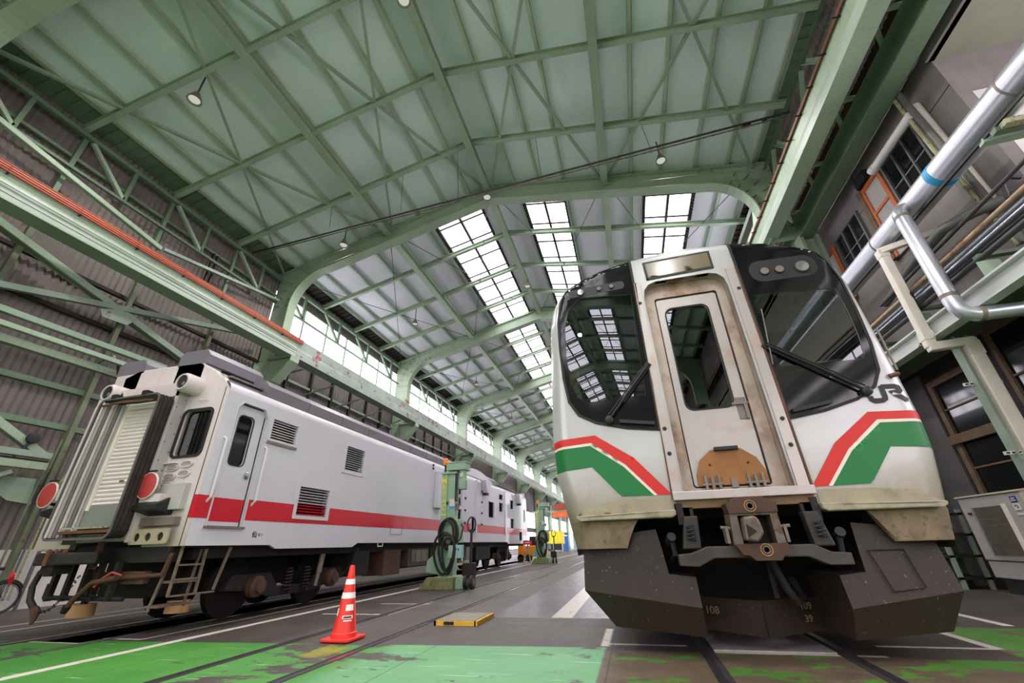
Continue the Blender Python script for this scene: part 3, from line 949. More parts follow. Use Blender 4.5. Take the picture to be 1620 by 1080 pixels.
lamp(-9.2, 16.3, 11.0, 'small high bay lamp between the far left rafters')
lamp(-3.4, 16.7, 12.35, 'small high bay lamp on the ridge beside the skylight')
for y in (25.5, 35, 44.5):
    lamp(-9.2, y, 11.0, 'tiny high bay lamp on the left slope in the %s bay beyond the knee frame' % {25.5: 'second', 35: 'third', 44.5: 'fourth'}[y], 'far high bay lamps', True)
for (x, y) in ((2.4, 2.5), (2.4, -4.5), (-3.5, -3.5), (-9, -3), (-3.5, -11), (2.4, -12)):
    lamp(x, y, zr(x, 12.4), 'high bay lamp above and behind the viewpoint, out of the picture', 'lamps behind the viewpoint')

# ------------------------------------------------------------------ rails and floor fittings
def rail(x, y0, y1, label, gap=1):
    r = thing('rail', label, 'rail', (x, y0, 0))
    MB().box(x-0.032, x+0.032, y0, y1, 0.0, 0.006).build('rail_head', M['rail'], r)
    MB().box(x+0.032*gap, x+0.085*gap, y0, y1, 0.0, 0.003).build('flangeway', M['groove'], r) if gap > 0 else MB().box(x-0.085, x-0.032, y0, y1, 0.0, 0.003).build('flangeway', M['groove'], r)
rail(-3.95, -8, 85, 'left rail of the empty middle track, running left of the traffic cone')
rail(-2.86, -8, 85, 'right rail of the empty middle track, between cone and yellow plate', -1)
rail(0.47, -8, 60, 'left rail running under the silver railcar')
rail(1.64, -8, 60, 'right rail running under the silver railcar', -1)
rail(-7.55, -8, 60, 'rail under the far side of the white train')
rail(-6.45, -8, 60, 'rail under the near side of the white train', -1)
tag(MB().box(0.56, 1.55, 4.94, 6.4, 0.0, 0.012).build('track_plate', paint('chequer_plate', (176, 168, 166), 0.5, 0.3, vary=0.25, vscale=14)), 'grey chequered steel plate between the rails below the railcar', 'plate')
# yellow-edged cover plate
p = thing('floor_cover', 'raised grey floor cover with yellow edge right of the middle track', 'floor cover', (-2.4, 6.3, 0))
MB().prism([(-2.68, 6.0), (-2.14, 6.0), (-2.14, 6.68), (-2.68, 6.68)], 0.035, 0.055, 'z').build('top_plate', paint('speckled_plate', (130, 124, 104), 0.6, vary=0.4, vscale=40), p)
MB().box(-2.70, -2.12, 5.97, 6.0, 0.0, 0.05).box(-2.14, -2.10, 5.97, 6.70, 0.0, 0.05).box(-2.7, -2.12, 6.67, 6.7, 0, 0.05).box(-2.70, -2.67, 5.97, 6.7, 0, 0.05).build('edge', paint('yellow_edge', (222, 172, 52), 0.5, vary=0.15, wear=(90, 66, 30), wscale=10, wlo=0.62, whi=0.65), p)
MB().box(-2.56, -2.42, 5.965, 5.975, 0.01, 0.045).build('slot', M['groove'], p)
# traffic cone
cx, cy = -3.36, 4.98
c = thing('traffic_cone', 'red traffic cone with white reflective bands standing on the middle track', 'traffic cone', (cx, cy, 0))
red = paint('cone_red', (236, 52, 40), 0.4, vary=0.06)
s = 0.185
MB().prism([(cx-s+0.03, cy-s), (cx+s-0.03, cy-s), (cx+s, cy-s+0.03), (cx+s, cy+s-0.03), (cx+s-0.03, cy+s), (cx-s+0.03, cy+s), (cx-s, cy+s-0.03), (cx-s, cy-s+0.03)], 0.008, 0.035, 'z').build('base', red, c, bevel=0.006)
prof = [(0.142, 0.035), (0.14, 0.075), (0.128, 0.085), (0.028, 0.735), (0.022, 0.75), (0.0, 0.752)]
MB().lathe((cx, cy, 0), prof, 'z', 32).build('cone_body', red, c)
def cone_r(z):
    return 0.128 + (0.028-0.128)*(z-0.085)/(0.735-0.085)
def cone_band(z0, z1, a0, a1, mat, name, off=0.002, slant=0.0):
    mb = MB()
    n = 24
    vs, fs = [], []
    for j in range(n+1):
        a = radians(a0+(a1-a0)*j/n)
        for z in (z0, z1):
            zz = z + slant*(j/n)
            r = cone_r(zz)+off
            vs.append((cx+r*cos(a), cy+r*sin(a), zz))
    for j in range(n):
        fs.append((2*j, 2*j+2, 2*j+3, 2*j+1))
    mb.add(vs, fs, True)
    return mb.build(name, mat, c)
refl = paint('reflective_white', (246, 244, 240), 0.35, vary=0.03)
cone_band(0.55, 0.605, 0, 360, refl, 'reflective_band')
cone_band(0.41, 0.47, 0, 360, refl, 'reflective_band')
cone_band(0.245, 0.315, 190, 243, refl, 'reflective_patch')
cone_band(0.29, 0.35, 296, 350, refl, 'reflective_patch')
cone_band(0.215, 0.245, 282, 345, refl, 'sticker')
cone_band(0.222, 0.238, 288, 338, M['dark_metal'], 'sticker_print', 0.003)
cone_band(0.19, 0.202, 292, 340, refl, 'sticker')
# ------------------------------------------------------------------ silver railcar on the right
XC, YF = 1.04, 4.60
HWT = [(0.80, 1.63), (0.90, 1.64), (1.12, 1.69), (1.35, 1.74), (1.6, 1.79), (1.95, 1.81), (2.4, 1.79), (3.0, 1.765), (3.5, 1.735), (3.75, 1.68), (3.92, 1.60), (4.06, 1.46), (4.16, 1.26), (4.25, 1.0), (4.33, 0.6), (4.37, 0.0)]
def hw(z):
    if z <= HWT[0][0]:
        return HWT[0][1]
    for (z0, w0), (z1, w1) in zip(HWT, HWT[1:]):
        if z <= z1:
            return w0+(w1-w0)*(z-z0)/(z1-z0)
    return 0.0
def ztop(u):
    u = abs(u)
    for (z0, w0), (z1, w1) in zip(HWT[6:], HWT[7:]):
        if w1 <= u <= w0:
            return z0+(z1-z0)*(w0-u)/(w0-w1)
    return 2.0
def yface(u, z):
    y = YF + 0.07*(u/1.7)**2
    if z > 2.0:
        y += 0.05*((z-2.0)/2.2)**2
    e = min(hw(z)-abs(u), max(ztop(u)-z, 0) if z > 3.4 else 9)
    e = max(e, 0.0)
    if e < 0.15:
        y += 0.15*(1-e/0.15)**2
    return y
car = thing('railcar', 'silver railcar with red and green stripes and open rusty front door on the right track', 'train', (XC, 5.0, 0))
body_mat = paint('silver_body_paint', (188, 188, 185), 0.3, 0.15, vary=0.05, vscale=1.0, coat=0.3, zdirt=(1.0, 1.75, (128, 108, 72), 1.0))
dirty_mat = paint('dirty_skirt_paint', (156, 148, 122), 0.5, 0.0, vary=0.15, vscale=3, wear=(104, 90, 62), wscale=5, wlo=0.5, whi=0.75)
stain_mat = paint('stained_skirt', (122, 106, 82), 0.75, 0.0, vary=0.3, vscale=7, wear=(78, 66, 50), wscale=16, wlo=0.55, whi=0.7)
inox = paint('brown_stained_steel', (186, 178, 172), 0.32, 0.35, vary=0.08, vscale=2, wear=(176, 128, 78), wscale=1.9, wlo=0.55, whi=0.82)
inox_dirty = paint('rust_stained_recess', (178, 162, 148), 0.42, 0.3, vary=0.15, vscale=3, wear=(128, 90, 58), wscale=2.6, wlo=0.48, whi=0.72)
apron_mat = paint('snow_plough_steel', (38, 29, 22), 0.6, 0.2, vary=0.3, vscale=4, wear=(140, 128, 114), wscale=34, wlo=0.64, whi=0.67, zdirt=(0.1, 0.9, (60, 44, 32), 0.7))
gloss_black = paint('gloss_black_window_band', (18, 19, 20), 0.08, vary=0.1)
stripe_red = paint('stripe_red', (206, 34, 22), 0.5, vary=0.04)
stripe_green = paint('stripe_green', (0, 112, 48), 0.5, vary=0.05)
stripe_white = paint('stripe_white', (225, 216, 198), 0.35, vary=0.03)

def conform(name, outline, holes, off, mat, parent, thick=0.0, step=0.06, refine=True):
    """panel lying on the curved front: outline in (u,z), triangulated with interior points, optional return edge into the body"""
    def dens(lp):
        out = []
        for i in range(len(lp)):
            a, b = Vector(lp[i]), Vector(lp[(i+1) % len(lp)])
            n = max(1, int((b-a).length/step))
            out += [a.lerp(b, j/n) for j in range(n)]
        return out
    loops = [dens(outline)] + [dens(h) for h in holes]
    pts, edges = [], []
    for lp in loops:
        o = len(pts)
        pts += lp
        edges += [(o+i, o+(i+1) % len(lp)) for i in range(len(lp))]
    us = [p[0] for p in outline]
    zs = [p[1] for p in outline]
    if refine:
        u = min(us)+step/2
        while u < max(us):
            z = min(zs)+step/2
            while z < max(zs):
                p = Vector((u, z))
                if inside(p, loops[0]) and not any(inside(p, h) for h in loops[1:]):
                    if min((p-q).length for q in pts[:sum(len(l) for l in loops)]) > step*0.45:
                        pts.append(p)
                z += step
            u += step
    vv, ee, ff, *_ = delaunay_2d_cdt(pts, edges, [], 0, 1e-6)
    keep = []
    for f in ff:
        c = sum((vv[i] for i in f), Vector((0, 0)))/len(f)
        if inside(c, loops[0]) and not any(inside(c, h) for h in loops[1:]):
            keep.append(tuple(f))
    mb = MB()
    mb.add([(XC+p[0], yface(p[0], p[1])-off, p[1]) for p in vv], keep, True)
    if thick:
        for lp in loops:
            n = len(lp)
            mb.add([(XC+p[0], yface(p[0], p[1])-off, p[1]) for p in lp] + [(XC+p[0], yface(p[0], p[1])-off+thick, p[1]) for p in lp],
                   [(i, (i+1) % n, n+(i+1) % n, n+i) for i in range(n)], True)
    return mb.build(name, mat, parent)
def mir(lp):
    return [(-u, z) for u, z in reversed(lp)]

side_r = [(w, z) for z, w in HWT]
outline = [(0.62, 1.24), (0.62, 1.14), (1.0, 1.12), (1.12, 0.86), (1.632, 0.86)] + side_r[1:]
outline = outline + mir(outline)[1:]
band = [(0.62, 1.965), (0.95, 2.03), (1.27, 2.12), (1.46, 2.23), (1.56, 2.40), (1.60, 2.7), (1.615, 3.1), (1.61, 3.5), (1.56, 3.80), (1.50, 3.93), (1.36, 4.08), (1.2, 4.15), (0.98, 4.20), (0.60, 4.25)]
view_r = [(0.70, 2.53)] + [(1.46, 2.53), (1.50, 2.58), (1.525, 2.8), (1.53, 3.1), (1.515, 3.4)] + [(0.66, 3.44)]
view_l = [(-0.70, 2.37), (-0.66, 3.72), (-1.30, 3.80), (-1.46, 3.66), (-1.53, 3.4), (-1.545, 3.0), (-1.52, 2.62), (-1.46, 2.45), (-1.36, 2.37)]
recess = [(0.48, 1.34), (0.45, 3.62), (0.43, 3.74), (0.37, 3.81), (0.28, 3.84), (-0.34, 3.84), (-0.43, 3.81), (-0.49, 3.74), (-0.51, 3.62), (-0.50, 1.34)]
sign_o = [(-0.44, 3.88), (0.36, 3.90), (0.36, 4.17), (-0.45, 4.16)]
conform('front_shell', outline, [view_r, view_l, recess], 0.0, body_mat, car, thick=0.06)
# body behind the front: loft the same section back along the track
mb = MB()
sec = [(w, z) for z, w in HWT] + [(-w, z) for z, w in reversed(HWT[:-1])]
rings = []
for (yy, k) in ((None, 1), (5.2, 1), (24.0, 1)):
    rings.append([(XC+u, yface(u, z) if yy is None else yy, z) for u, z in sec])
n = len(sec)
mb.add([p for r in rings for p in r], [(j*n+i, j*n+(i+1) % n, (j+1)*n+(i+1) % n, (j+1)*n+i) for j in range(2) for i in range(n-1)] + [tuple(2*n+i for i in range(n))], True)
mb.build('body_side', paint('brushed_side_panels', (188, 190, 192), 0.35, 0.6, vary=0.06, zdirt=(0.9, 1.6, (120, 102, 74), 0.8)), car)
# window bands, glass and what stands behind it
wr = conform('window_band', band, [view_r], 0.006, gloss_black, car)
wl = conform('window_band', mir(band), [view_l], 0.006, gloss_black, car)
conform('windscreen', view_r, [], -0.004, M['cab_glass'], wr)
conform('windscreen', view_l, [], -0.004, M['cab_glass'], wl)
def ribbon(name, path, w, off, mat, parent, closed=False):
    """flat stroke of constant width on the front"""
    L, R_ = [], []
    n = len(path)
    for i in range(n):
        p = Vector(path[i])
        a = Vector(path[i-1]) if (i > 0 or closed) else p
        b = Vector(path[(i+1) % n]) if (i < n-1 or closed) else p
        d = (b-a).normalized()
        nn = Vector((-d.y, d.x))
        k = 1.0
        if 0 < i < n-1:
            d1 = (p-a).normalized()
            k = 1/max(0.5, abs(nn.dot(Vector((-d1.y, d1.x)))))
        L.append(p+nn*w/2*k)
        R_.append(p-nn*w/2*k)
    if closed:
        return conform(name, [tuple(p) for p in R_], [[tuple(p) for p in L]], off, mat, parent, refine=False)
    return conform(name, [tuple(p) for p in L]+[tuple(p) for p in reversed(R_)], [], off, mat, parent, refine=False)
ribbon('window_seal', band, 0.03, 0.010, M['rubber'], wr, closed=True)
ribbon('window_seal', mir(band), 0.03, 0.010, M['rubber'], wl, closed=True)
for sgn, par in ((1, wr), (-1, wl)):
    uc = 1.08*sgn
    conform('headlight_panel', [(uc+a*1.0, b) for a, b in rrect(-0.36, 0.36, 3.60, 3.90, 0.13)] if sgn > 0 else [(uc+a, b) for a, b in rrect(-0.36, 0.36, 3.82, 3.94, 0.05)], [], 0.009, M['black'], par)
    for j, (du, r) in enumerate(((-0.2, 0.055), (-0.04, 0.055), (0.2, 0.085))):
        u, z = uc+du*sgn, (3.74 if sgn > 0 else 3.88)
        if sgn < 0:
            r *= 0.6
        y = yface(u, z)-0.012
        l = MB().lathe((XC+u, y, z), [(r, 0.0), (r, -0.01), (r*0.8, -0.012)], 'y', 20).build('headlight', M['dark_metal'], par)
        MB().lathe((XC+u, y-0.004, z), [(r*0.82, 0), (r*0.8, -0.010), (0.0, -0.012)], 'y', 20).build('lens', M['chrome'] if j == 2 else M['grey_metal'], l)
# driving cab interior
cab_grey = paint('cab_lining', (100, 98, 86), 0.6, vary=0.1)
cab_dark = paint('cab_bulkhead', (40, 46, 43), 0.6, vary=0.15)
MB().box(XC-1.6, XC+1.6, 6.35, 6.4, 1.3, 4.0).build('cab_bulkhead', cab_dark, car)
MB().box(XC-1.6, XC+1.6, 4.95, 6.4, 1.25, 1.3).build('cab_floor', cab_dark, car)
MB().box(XC-1.5, XC+1.5, 4.95, 6.4, 4.0, 4.03).build('cab_ceiling', cab_grey, car)
for u in (-1.64, 1.60):
    MB().box(XC+u, XC+u+0.04, 4.95, 6.4, 1.3, 3.9).build('cab_lining', cab_grey, car)
for u in (-0.56, 0.53):
    MB().box(XC+u-0.02, XC+u+0.02, 4.9, 6.35, 1.3, 4.0).build('cab_partition', cab_grey if u < 0 else cab_dark, car)
MB().box(XC-1.58, XC-0.6, 4.86, 5.3, 1.35, 2.42).build('driving_desk', M['black'], car)
MB().box(XC+0.6, XC+1.58, 4.86, 5.2, 1.35, 2.35).build('driving_desk', M['black'], car)
bx = MB().box(XC-1.56, XC-1.44, 4.95, 5.1, 2.3, 3.0).build('cab_cabinet', paint('cab_yellow_panel', (184, 170, 110), 0.5), car)
MB().box(XC+0.95, XC+1.5, 6.25, 6.35, 1.9, 3.2).build('bulkhead_window', M['dark_glass'], car)
st = MB().box(XC+0.85, XC+1.3, 5.4, 5.85, 2.05, 2.2).box(XC+0.85, XC+1.3, 5.8, 5.92, 2.2, 2.9).box(XC+1.0, XC+1.15, 5.5, 5.7, 1.3, 2.05).build('driver_seat', paint('seat_blue', (60, 74, 96), 0.8), car, bevel=0.03)
MB().box(XC+1.3, XC+1.56, 5.2, 5.7, 2.3, 2.75).build('equipment_box', M['cream'], car)
MB().box(XC+0.7, XC+1.5, 4.98, 5.0, 3.1, 3.42).build('sun_blind', paint('green_blind', (60, 84, 70), 0.6), car)
# destination sign
sg = conform('destination_sign', sign_o, [], 0.012, M['black'], car, thick=0.03)
def inset(lp, d):
    cu = sum(p[0] for p in lp)/len(lp)
    cz = sum(p[1] for p in lp)/len(lp)
    return [(p[0]-d*(1 if p[0] > cu else -1), p[1]-d*(1 if p[1] > cz else -1)) for p in lp]
conform('display', inset(sign_o, 0.028), [], 0.014, paint('blank_display', (120, 110, 84), 0.18, vary=0.12, vscale=3), sg)
# gangway recess and door
rc = MB()
n = len(recess)
yb = YF+0.17
rc.add([(XC+u, yface(u, z)-0.01, z) for u, z in recess]+[(XC+u, yb, z) for u, z in recess], [(i, (i+1) % n, n+(i+1) % n, n+i) for i in range(n)], True)
rec = rc.build('gangway_recess', inox_dirty, car, angle=50)
door_o = rrect(-0.385, 0.345, 1.385, 3.655, 0.03, 3)
dwin = rrect(-0.28, 0.20, 2.205, 3.49, 0.085, 5)
sh = lambda lp: [(XC+p[0], p[1]) for p in lp]
MB().plate(sh([(u*0.995, z) for u, z in recess]), [sh(door_o)], yb-0.02, yb+0.02).build('door_surround', inox_dirty, rec)
dr = MB().plate(sh(door_o), [sh(dwin)], yb+0.0, yb+0.05).build('gangway_door', inox, car)
MB().plate(sh(dwin), [], yb+0.012, yb+0.02).build('door_window', M['cab_glass'], dr)
MB().plate(sh(rrect(-0.295, 0.215, 2.19, 3.505, 0.095)), [sh(dwin)], yb-0.008, yb+0.004).build('window_seal', M['rubber'], dr)
MB().plate(sh(door_o), [sh(inset(door_o, 0.016))], yb-0.004, yb+0.002).build('door_seal', M['rubber'], dr)
MB().box(XC+0.17, XC+0.33, yb-0.04, yb-0.02, 2.205, 2.23).box(XC+0.285, XC+0.31, yb-0.04, yb, 2.05, 2.21).box(XC+0.22, XC+0.32, yb-0.01, yb, 2.05, 2.29).build('door_handle', M['grey_metal'], dr, bevel=0.004)
# half-round folded gangplate with hinges
plate_o = [(-0.335, 1.40), (-0.33, 1.52), (-0.27, 1.66), (-0.16, 1.745), (0.0, 1.77), (0.14, 1.745), (0.26, 1.65), (0.315, 1.52), (0.32, 1.40)]
brownm = paint('brown_gangplate', (150, 100, 52), 0.6, 0.1, vary=0.2, vscale=5, wear=(52, 38, 30), wscale=5, wlo=0.6, whi=0.75)
gp = MB().plate(sh(plate_o), [sh(circle(-0.19, 1.60, 0.012, 8)), sh(circle(0.17, 1.60, 0.012, 8))], yb-0.04, yb-0.02).build('gangplate', brownm, car)
MB().box(XC-0.12, XC+0.11, yb-0.075, yb-0.03, 1.735, 1.775).build('grip', M['black'], gp, bevel=0.008)
for u in (-0.20, 0.2):
    hb = MB().box(XC+u-0.075, XC+u-0.05, yb-0.07, yb-0.03, 1.36, 1.50).box(XC+u+0.05, XC+u+0.075, yb-0.07, yb-0.03, 1.36, 1.50)
    hb.cyl((XC+u-0.1, yb-0.06, 1.41), (XC+u+0.1, yb-0.06, 1.41), 0.012, 8).cyl((XC+u, yb-0.06, 1.36), (XC+u, yb-0.06, 1.48), 0.018, 8)
    hb.build('hinge', M['grey_metal'], gp)
MB().box(XC-0.03, XC+0.03, yb-0.06, yb-0.03, 1.37, 1.46).build('latch', M['grey_metal'], gp)
# bright side strips, pins and sill
for s in (-1, 1):
    x0 = [(0.50, 1.34), (0.60, 1.34), (0.575, 3.86), (0.475, 3.86)] if s > 0 else [(-0.62, 1.34), (-0.525, 1.34), (-0.535, 3.86), (-0.60, 3.86)]
    st = conform('side_strip', x0, [], 0.022, inox, car, thick=0.03)
    for z in (3.55, 1.98, 1.72):
        u = (x0[0][0]+x0[1][0])/2
        MB().lathe((XC+u, yface(u, z)-0.02, z), [(0.022, 0.004), (0.022, -0.006), (0.0, -0.008)], 'y', 12).build('pin', M['black'], st)
    MB().tube([(XC+s*0.62, yface(0.6, 1.2)-0.012, 1.28), (XC+s*0.605, yface(0.6, 2.5)-0.012, 2.5), (XC+s*0.585, yface(0.6, 3.8)-0.015, 3.86)], 0.012, 6).build('seam', M['rust_metal'], st)
MB().box(XC-0.62, XC+0.62, YF-0.06, YF+0.2, 1.265, 1.345).build('door_sill', inox, car, bevel=0.006)
MB().box(XC-0.6, XC+0.6, YF-0.02, YF+0.25, 1.19, 1.265).box(XC-0.6, XC-0.49, YF-0.02, YF+0.05, 1.05, 1.19).box(XC+0.49, XC+0.6, YF-0.02, YF+0.05, 1.05, 1.19).build('sill_beam', paint('sill_brown', (118, 90, 62), 0.6, 0.1, vary=0.25, vscale=5), car)
# stripes
def both(name, lp, off, mat):
    lp = [(min(u, hw(z)-0.004), z) for u, z in lp]
    conform(name, lp, [], off, mat, car)
    conform(name, mir(lp), [], off, mat, car)
zz = 0.0
both('red_stripe', [(0.62, 1.33), (0.93, 1.71), (1.31, 1.985), (1.80, 1.965), (1.805, 1.885), (1.36, 1.905), (1.025, 1.645), (0.755, 1.33)], 0.007, stripe_red)
both('white_stripe', [(0.755, 1.33), (1.025, 1.645), (1.36, 1.905), (1.805, 1.885), (1.805, 1.86), (1.375, 1.875), (1.05, 1.63), (0.79, 1.33)], 0.007, stripe_white)
both('green_stripe', [(0.79, 1.33), (1.05, 1.63), (1.375, 1.875), (1.805, 1.86), (1.785, 1.62), (1.38, 1.65), (1.14, 1.37), (1.10, 1.335)], 0.007, stripe_green)
# company lettering, two joined letters
lt = M['black']
jr = [(1.385, 2.115), (1.395, 2.075), (1.50, 2.065), (1.535, 2.085), (1.545, 2.185)]
J = ribbon('lettering', [(1.385, 2.135), (1.39, 2.10), (1.41, 2.085), (1.48, 2.085), (1.505, 2.10), (1.512, 2.13), (1.512, 2.232)], 0.046, 0.009, lt, car)
ribbon('lettering', [(1.512, 2.222), (1.63, 2.218), (1.658, 2.205), (1.662, 2.175), (1.64, 2.155), (1.565, 2.153), (1.59, 2.148), (1.70, 2.07)], 0.044, 0.0092, lt, car)
# wipers
for s, path in ((1, [(1.36, 2.18), (0.62, 2.78)]), (-1, [(-1.13, 2.13), (-0.62, 2.72)])):
    (ua, za), (ub, zb) = path
    pa = Vector((XC+ua, yface(ua, za)-0.05, za))
    pb = Vector((XC+ub, yface(ub, zb)-0.05, zb))
    wp = MB().tube([pa, pa.lerp(pb, 0.5)+Vector((0, -0.02, 0)), pb], 0.014, 8).build('wiper', M['black'], car)
    off = Vector((0.0, 0.0, 0.055))
    MB().tube([pa+off, pb+off*0.6], 0.008, 6).build('wiper_link', M['black'], wp)
    mid = pa.lerp(pb, 0.35)
    MB().bar(mid+Vector((0, 0.02, -0.02)), pb+(pb-pa)*0.05+Vector((0, 0.02, -0.02)), 0.02, 0.035).build('wiper_blade', M['rubber'], wp)
    MB().lathe((pa.x, pa.y+0.05, pa.z), [(0.05, 0.02), (0.045, -0.06), (0.02, -0.075)], 'y', 14).build('wiper_pivot', M['black'], wp)
MB().tube([(XC+0.62, yface(0.62, 2.8)-0.05, 2.55), (XC+0.69, yface(0.6, 3.2)-0.05, 3.22)], 0.006, 6).build('wiper_rod', M['grey_metal'], car)
for s in (-1, 1):
    MB().bar((XC+s*0.66, yface(0.66, 2.03)-0.03, 2.045), (XC+s*1.02, yface(1.0, 2.1)-0.03, 2.105), 0.04, 0.035).build('washer_bar', M['black'], car)
MB().cyl((XC+1.62, yface(1.6, 2.33)-0.01, 2.32), (XC+1.70, yface(1.68, 2.33)-0.05, 2.33), 0.022, 10).build('marker_lug', M['rust_metal'], car)
MB().tube([(XC+1.795, yface(1.78, 2.5)-0.02, 2.42), (XC+1.785, yface(1.77, 2.9)-0.04, 2.9)], 0.011, 8).build('grab_rail', M['grey_metal'], car)
# bumper ledges
for s in (-1, 1):
    lp = [(0.62, 1.135), (0.66, 1.115), (1.54, 1.115), (1.585, 1.13), (1.59, 1.165), (0.62, 1.185)]
    n = len(lp)
    mb = MB()
    def dn(lp, k=8):
        out = []
        for i in range(len(lp)):
            a, b = Vector(lp[i]), Vector(lp[(i+1) % len(lp)])
            m = k if (b-a).length > 0.5 else 1
            out += [a.lerp(b, j/m) for j in range(m)]
        return out
    ring = dn(lp)
    n = len(ring)
    mb.add([(XC+s*p[0], yface(p[0], p[1])-0.09, p[1]) for p in ring]+[(XC+s*p[0], yface(p[0], p[1])+0.03, p[1]) for p in ring],
           [(i, (i+1) % n, n+(i+1) % n, n+i) for i in range(n)] + [tuple(range(n))], False)
    mb.build('bumper_ledge', dirty_mat, car, bevel=0.012)
    low = [(1.13, 0.865), (1.62, 0.865), (1.67, 1.11), (0.98, 1.11), (1.02, 1.06)]
    conform('lower_skirt', low if s > 0 else mir(low), [], 0.012, stain_mat, car, thick=0.03)
    hood = [(0.64, 1.18), (1.58, 1.17), (1.52, 1.22), (1.4, 1.27), (1.1, 1.30), (0.64, 1.305)]
    conform('ledge_fairing', hood if s > 0 else mir(hood), [], 0.006, dirty_mat, car, thick=0.01)
# snow-plough aprons
for s in (-1, 1):
    def P(u, y, z):
        return (XC+s*u, y, z)
    mb = MB()
    # main plate, fold and undercut lower plate, with returns to the rear
    uo = 1.58 if s < 0 else 1.47
    def zf(u):
        return 0.39+0.11*(u-0.56)
    def Q(u, z):                                   # upper plate leans back a little, swept towards the side
        return P(u, 4.44+0.26*(u-0.56)+0.2*(z-zf(u)), z)
    def Qb(u, z):                                  # lower plate tucks under
        return P(u, 4.44+0.26*(u-0.56)-0.5*(z-zf(u)), z)
    A = [Q(0.83, 1.02), Q(uo-0.02, 0.95), Q(uo, zf(uo)), Q(0.56, 0.39), Q(0.56, 0.62), Q(0.78, 0.64), Q(0.80, 0.82)]
    mb.add(A, [(0, 1, 2, 3, 4, 5, 6)])
    ub = uo-(0.26 if s < 0 else 0.13)
    B = [Q(uo, zf(uo)), Q(0.56, 0.39), Qb(0.55, 0.165), Qb(ub, 0.20)]
    mb.add(B, [(0, 1, 2, 3)])
    mb.add([Q(0.56, 0.62), Q(0.56, 0.39), Qb(0.55, 0.165), P(0.50, 5.25, 0.18), P(0.52, 5.25, 0.62)], [(0, 1, 2, 3, 4)])
    mb.add([Q(uo-0.02, 0.95), Q(uo, zf(uo)), Qb(ub, 0.20), P(ub, 5.9, 0.2), P(uo, 5.9, 0.5), P(uo-0.02, 5.9, 0.95)], [(0, 1, 2, 3, 4, 5)])
    mb.add([Qb(0.55, 0.165), Qb(ub, 0.20), P(ub, 5.9, 0.2), P(0.5, 5.25, 0.18)], [(0, 1, 2, 3)])
    mb.add([Q(0.56, 0.62), Q(0.78, 0.64), P(0.78, 5.1, 0.64), P(0.52, 5.25, 0.62)], [(0, 1, 2, 3)])
    ap = mb.build('plough_apron', apron_mat, car)
    hp = [Q(0.87, 0.80), Q(1.16, 0.80), Q(1.19, 0.52), Q(0.93, 0.50)]
    if s > 0:
        MB().tube([(p[0], p[1]-0.012, p[2]) for p in hp], 0.006, 5, closed=True).build('hatch_seam', M['groove'], ap)
# centre plough, two plates meeting in a shallow vee
mb = MB()
for s in (-1, 1):
    mb.add([(XC, 4.86, 0.40), (XC+s*0.53, 5.02, 0.42), (XC+s*0.53, 5.10, 0.15), (XC, 4.90, 0.11)], [(0, 1, 2, 3)])
cp = mb.build('centre_plough', apron_mat, car)
MB().box(XC-0.004, XC+0.004, 4.85, 4.9, 0.12, 0.4).build('plate_joint', M['groove'], cp)
chalk = paint('chalk', (112, 98, 70), 0.8)
text_part('108', 0.085, chalk, cp, (XC-0.42, 4.985, 0.31), (radians(90), 0, radians(-16)))
text_part('109', 0.075, chalk, cp, (XC+0.38, 4.965, 0.35), (radians(90), 0, radians(16)))
text_part('39', 0.075, chalk, cp, (XC+0.38, 4.975, 0.25), (radians(90), 0, radians(16)))
# coupler
yc = 4.36
cm = paint('coupler_face', (112, 100, 88), 0.55, 0.3, vary=0.3, vscale=9, wear=(92, 62, 46), wscale=7, wlo=0.55, whi=0.65)
cb = paint('coupler_plate_brown', (80, 57, 46), 0.55, 0.3, vary=0.2, vscale=6)
face_o = [(-0.205, 0.86), (-0.19, 1.13), (0.195, 1.13), (0.205, 0.86)]
hole = [(-0.13, 0.875), (-0.13, 1.10), (0.135, 1.10), (0.135, 0.875)]
cpl = MB().plate(sh(face_o), [sh(hole)], yc, yc+0.25).build('coupler_head', cm, car)
up_p = [(-0.195, 1.12), (-0.205, 1.205), (-0.15, 1.215), (-0.12, 1.25), (0.105, 1.25), (0.14, 1.21), (0.205, 1.205), (0.20, 1.12)]
lo_p = [(-0.205, 0.875), (-0.16, 0.79), (-0.11, 0.785), (-0.07, 0.745), (0.13, 0.745), (0.16, 0.785), (0.215, 0.79), (0.205, 0.875)]
for lp, (hu, hz) in ((up_p, (-0.01, 1.175)), (lo_p, (0.03, 0.825))):
    pl = MB().plate(sh(lp), [sh(circle(hu, hz, 0.02, 12))], yc-0.025, yc+0.2).build('coupler_plate', cb, cpl)
    for r0, mt in ((0.027, M['grey_metal']), (0.046, paint('ochre_ring', (178, 128, 60), 0.5))):
        MB().tube([(XC+hu+r0*cos(a*pi/10), yc-0.027, hz+r0*sin(a*pi/10)) for a in range(20)], 0.004, 6, closed=True).build('ring', mt, pl)
MB().box(XC-0.13, XC+0.135, yc+0.22, yc+0.24, 0.87, 1.1).build('pocket', M['black'], cpl)
kn = MB().prism([(-0.125+XC, 0.90), (-0.105+XC, 1.085), (-0.01+XC, 1.095), (0.02+XC, 1.06), (0.035+XC, 0.955), (-0.03+XC, 0.885)], yc-0.09, yc+0.2)
kn.build('coupler_knuckle', cm, cpl, bevel=0.018)
MB().prism([(XC-0.10, 0.92), (XC-0.095, 1.03), (XC-0.02, 0.97)], yc-0.094, yc-0.08).build('knuckle_pocket', M['groove'], cpl)
